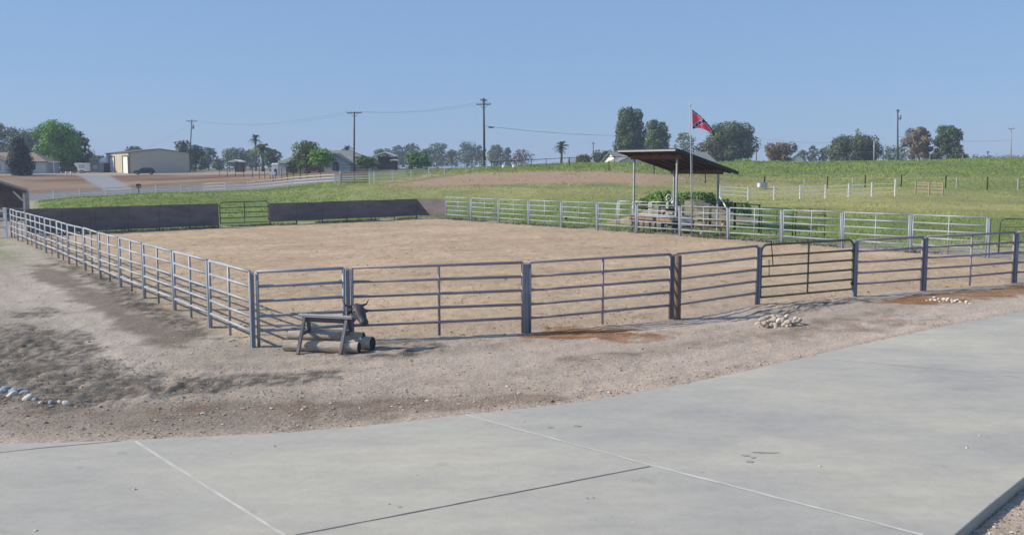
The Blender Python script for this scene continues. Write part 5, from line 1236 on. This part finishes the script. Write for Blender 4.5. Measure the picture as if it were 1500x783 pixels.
def trailer():
    Y = 226; a = gp(109, Y); b = gp(126.5, Y); g_ = a.z; t = thing('livestock_trailer', a, 'white gooseneck livestock trailer left of the blue grey container', 'trailer'); dz_ = Vector((0,2.2,0))
    zt = at(118, 238.6, Y).z; L = b.x-a.x
    pts = [(a.x+.05*L, g_+(zt-g_)*.78), (a.x, g_+(zt-g_)*.98), (a.x+.15*L, zt), (b.x-.2*L, zt-.12), (b.x-.05*L, zt), (b.x, zt), (b.x, g_+.45), (a.x+.28*L, g_+.45), (a.x+.22*L, g_+(zt-g_)*.6)]
    MB().prism([Vector((x, Y, z)) for x, z in reversed(pts)], dz_).build('body', M['wall_white'], t)
    for x in (a.x+.55*L, a.x+.72*L):
        w_ = MB().tube([Vector((x,Y-.05,g_+.36)), Vector((x,Y+.2,g_+.36))], .36, 14).build('wheel', M['tyre'], t); MB().tube([Vector((x,Y-.07,g_+.36)), Vector((x,Y-.04,g_+.36))], .2, 10).build('rim', M['rooftrim'], w_)
    MB().box((a.x+.2*L, Y+1.1, g_+.4), (.12,.12,.9)).build('jack', M['polegrey'], t)
    mb = MB()
    for k in range(3): mb.box((a.x+.65*L, Y-.015, g_+(zt-g_)*(.55+.13*k)), (L*.5,.02,.08))
    mb.build('side_slot', M['glass'], t)
trailer()
def container():
    Y = 229; a = gp(128, Y); b = gp(146, Y); g_ = a.z; zt = at(137, 238.5, Y).z; c = (a+b)/2; t = thing('container', a, 'blue grey storage container between the white trailer and the barn', 'container'); W_ = b.x-a.x
    n = 30; top = []; 
    ring0 = []; 
    for i in range(n+1): ring0.append((a.x+W_*i/n, Y + (.05 if i % 2 else 0)))
    ring = ring0 + [(b.x, Y+2.4), (a.x, Y+2.4)]
    MB().rings([[Vector((x,y,g_+.1)) for x, y in ring], [Vector((x,y,zt)) for x, y in ring]], False).build('body', M['bluegrey'], t)
    MB().beam(Vector((a.x,Y-.03,zt)), Vector((b.x,Y-.03,zt)), .1, .14).beam(Vector((a.x,Y-.03,g_+.15)), Vector((b.x,Y-.03,g_+.15)), .1, .14).build('rail', M['bluegrey'], t)
    MB().box((b.x-1.0, Y-.03, g_+1.35), (1.1,.05,.9)).build('panel', M['rooftrim'], t)
container()
def dome_tank():
    Y = 236; c = gp(154, Y); g_ = c.z; r = 1.35; t = thing('storage_tank', c, 'white domed tank on a dark base at the left end of the barn', 'tank')
    zb = at(154, 238.5, Y).z; rs = [[Vector((c.x+r*k_*math.cos(j*math.pi/10), c.y+r*k_*math.sin(j*math.pi/10), z)) for j in range(20)] for k_, z in ((1,zb-.1),(1,zb+.25),(.93,zb+.65),(.75,zb+1.0),(.45,zb+1.22),(.12,zb+1.3))]
    MB().rings(rs).build('dome', M['white'], t)
    MB().rings([[Vector((c.x+r*1.04*math.cos(j*math.pi/10), c.y+r*1.04*math.sin(j*math.pi/10), z)) for j in range(20)] for z in (g_-.2, zb-.08)]).build('base', M['darkred'], t)
dome_tank()
def portable_toilet():
    Y = 176; c = gp(404, Y); zt = at(404, 239, Y).z; t = thing('portable_toilet', c, 'white portable toilet left of the grey roofed house', 'portable toilet'); h = zt-c.z; w_ = 1.15
    MB().box((c.x,c.y,c.z+h*.45), (w_,w_,h*.9)).build('cabin', M['white'], t)
    MB().hexa([Vector((c.x+a*w_*.54,c.y+b*w_*.54,c.z+h*.9)) for a,b in ((-1,-1),(1,-1),(1,1),(-1,1))], [Vector((c.x+a*w_*.4,c.y+b*w_*.4,zt)) for a,b in ((-1,-1),(1,-1),(1,1),(-1,1))]).build('roof', M['wall_white'], t)
    MB().box((c.x+.1,c.y-w_*.5-.02,c.z+h*.28), (.5,.03,h*.5)).build('door', M['glass'], t)
portable_toilet()
def mailbox(label, u, Y, v0, m, wd):
    p = gp(u, Y); tp = at(u, v0, Y); h = tp.z-p.z; t = thing('mailbox', p, label, 'mailbox'); MB().box(p+up*(h*.4), (.12,.12,h*.85)).build('post', M['darkwood'], t)
    rs = [[Vector((p.x+wd/2*math.cos(a), y, tp.z-.3+(.3*math.sin(a) if a < math.pi+.01 and a >= 0 else 0))) for a in [k*math.pi/8 for k in range(9)]] + [Vector((p.x-wd/2, y, tp.z-.5)), Vector((p.x+wd/2, y, tp.z-.5))] for y in (Y-.35, Y+.35)]
    MB().rings(rs, False).build('box', m, t)
mailbox('dark mailbox on a post beside the grey gravel drive', 203.5, 118, 269, M['black'], .42)
mailbox('white mailbox on a post below the palms', 400, 150, 251, M['white'], .8)
for (u, lb) in ((97,'white bollard left of the pair at the end of the gravel drive'),(104,'white bollard right of the pair at the end of the gravel drive')):
    p = gp(u, 203); t = thing('bollard', p, lb, 'bollard', 'white bollards by the gravel drive'); MB().tube([p-up*.1, p+up*.85, p+up*.92], [.14,.14,.06], 10).build('shaft', M['white'], t); MB().tube([p+up*.6, p+up*.7], .145, 10).build('band', M['whitesteel'], t)
for i, (u, lb) in enumerate(((738,'white bucket left of the two on the crest'),(753,'white bucket right of the two on the crest'))):
    p = gp(u, 134); t = thing('bucket', p, lb, 'bucket', 'white buckets on the crest'); MB().tube([p, p+up*.4], [.22,.27], 12).build('tub', M['white'], t); MB().tube([p+up*.37, p+up*.41], .285, 12).build('rim', M['whitesteel'], t)

# ---------------------------------------------------------------- utility poles and wires
def upole(label, u, Y, vtop, arms, m, r=.15, lean=0., trans=None, cat='utility pole', name='utility_pole', lamp=False):
    b = gp(u, Y); tp = at(u+lean, vtop, Y); t = thing(name, b, label, cat)
    MB().tube([b-up*.3, b.lerp(tp,.5), tp], [r*1.15, r, r*.75], 9).build('shaft', m, t); ends = []
    for (v, wpx, rz) in arms:
        z = at(u, v, Y).z; f_ = (z-b.z)/(tp.z-b.z); c = b.lerp(tp, f_); w_ = wpx/F*Y; dv = Vector((math.cos(rz), math.sin(rz), 0))
        if lamp:
            MB().tube([c-dv*w_/2, c, c+dv*w_/2], .05, 6).build('arm', m, t)
            for sg in (-1, 1): MB().box(c+dv*sg*w_*.42+up*.04, (w_*.3,.35,.16), rz, 0, sg*.08).build('lamp_head', M['rooftrim'], t)
            continue
        ar = MB().beam(c-dv*w_/2-Vector((0,r,0)), c+dv*w_/2-Vector((0,r,0)), .11, .14).build('crossarm', m, t)
        mb = MB()
        for q in (-.46, -.2, .2, .46): e = c+dv*w_*q-Vector((0,r,0)); mb.tube([e+up*.06, e+up*.2, e+up*.26], [.03,.05,.03], 6); ends.append(e+up*.26)
        mb.build('insulators', M['bluegrey'], ar)
        MB().beam(c-up*.8, c-dv*w_*.3-Vector((0,r,0)), .03, .05).beam(c-up*.8, c+dv*w_*.3-Vector((0,r,0)), .03, .05).build('arm_brace', m, t)
    if trans:
        z = at(u, trans, Y).z; c = b.lerp(tp, (z-b.z)/(tp.z-b.z)) + Vector((r+.28, -.05, 0))
        MB().tube([c-up*.45, c+up*.45, c+up*.52], [.27,.27,.16], 12).build('transformer', M['polegrey'], t)
    return tp, ends, b
A1 = upole('slightly leaning utility pole with one crossarm rising behind the barn', 277, 238, 175, [(177.5,15,.1)], M['polewood'], .14, 4, 186)
A2 = upole('dark utility pole with one crossarm in front of the grey roofed house', 518.5, 165, 163.5, [(165.5,22,-.1)], M['polewood'], .15, .6)
A3 = upole('tallest dark utility pole with two crossarms at the right end of the climbing white fence', 709.5, 150, 143.5, [(147,13,.8),(153,21,-.1)], M['polewood'], .17, -1)
A4 = upole('small distant pole above the bush left of the white gabled house', 869, 330, 208, [(210,5,.2)], M['polewood'], .16)
A5 = upole('distant pole with one crossarm right of the big oak', 1108, 300, 200, [(202.5,9,.2)], M['polewood'], .14)
A6 = upole('pale grey pole left of the tall right pole', 1280.5, 178, 200, [(203,5,.1)], M['polegrey'], .13)
A7 = upole('tall grey brown pole with a transformer between the large dark tree and the brown tree', 1315, 200, 160, [(162.5,7,.6)], M['polewood'], .17, 0, 172)
A8 = upole('tall grey lamp pole with twin lamp heads at the right edge', 1481, 210, 187, [(188.5,9,.1)], M['polegrey'], .12, 0, None, 'lamp pole', 'lamp_pole', True)
upole('short dark pole on the crest left of the twin lamp pole', 1447, 260, 221, [(223,4,.1)], M['polewood'], .12)
def wire(label, a, b, sag, r=.02):
    n = 14; pts = []
    for i in range(n+1):
        f_ = i/n; p = a.lerp(b, f_); p.z -= sag*4*f_*(1-f_); pts.append(p)
    o = MB().tube(pts, r, 4).build('power_line', M['wire'], origin=a); tag(o, label, 'wire')
for i in (0, 3): wire(['thin power line between the leaning pole and the grey roofed house pole, left wire','','','thin power line between the leaning pole and the grey roofed house pole, right wire'][i], A1[1][i], A2[1][i], 1.6, .012)
for i in (0, 3): wire(['thin power line reaching the left end of the tallest pole\'s wide crossarm','','','thin power line reaching the right end of the tallest pole\'s wide crossarm'][i], A2[1][i], A3[1][4+i], .7, .012)
wire('power line sagging from the tallest pole towards the trees behind the shelter', at(710, 184.5, 150), at(935, 197.5, 245), .6, .026)
t = thing('line_splice', at(719.5, 186.5, 150), 'dark splice hanging on the power line just right of the tallest pole', 'splice')
p = at(719.5, 186.6, 150); MB().tube([p-Vector((.45,0,0)), p-Vector((.3,0,0)), p+Vector((.3,0,0)), p+Vector((.45,0,0))], [.03,.10,.10,.03], 8).build('sleeve', M['black'], t)
wire('power line from the distant pole by the oak to the pale grey pole', A5[0]-up*.4, at(1281, 206, 178), .8, .022)
wire('lower cable from the distant pole by the oak past the large dark tree', A5[0]-up*2.0, at(1281, 222, 178), 1.2, .022)
wire('cable from the tall grey brown pole down to the right along the crest', at(1315, 200, 200), at(1481, 205, 210), .6, .022)
wire('lower cable from the pale grey pole to the right below the brown tree', at(1281, 231, 178), at(1400, 219, 220), .5, .022)
wire('cable from the leaning pole falling left behind the barn roof', A1[0]-up*1.0, at(180, 228, 260), .8, .012)

# ---------------------------------------------------------------- haze
def haze():
    v = [(-1700,-40,-6),(1700,-40,-6),(1700,1600,-6),(-1700,1600,-6),(-1700,-40,26),(1700,-40,26),(1700,1600,26),(-1700,1600,26)]
    m = bpy.data.materials.new('haze'); m.use_nodes = True; n = m.node_tree.nodes; n.remove(n['Principled BSDF'])
    pv = n.new('ShaderNodeVolumePrincipled'); pv.inputs['Color'].default_value = (.66,.78,1,1); pv.inputs['Density'].default_value = HAZE; pv.inputs['Anisotropy'].default_value = .0
    m.node_tree.links.new(pv.outputs[0], n['Material Output'].inputs['Volume'])
    o = MB().add(v, [(3,2,1,0),(4,5,6,7),(0,1,5,4),(1,2,6,5),(2,3,7,6),(3,0,4,7)]).build('haze', m); tag(o, kind='stuff')
if HAZE: haze()
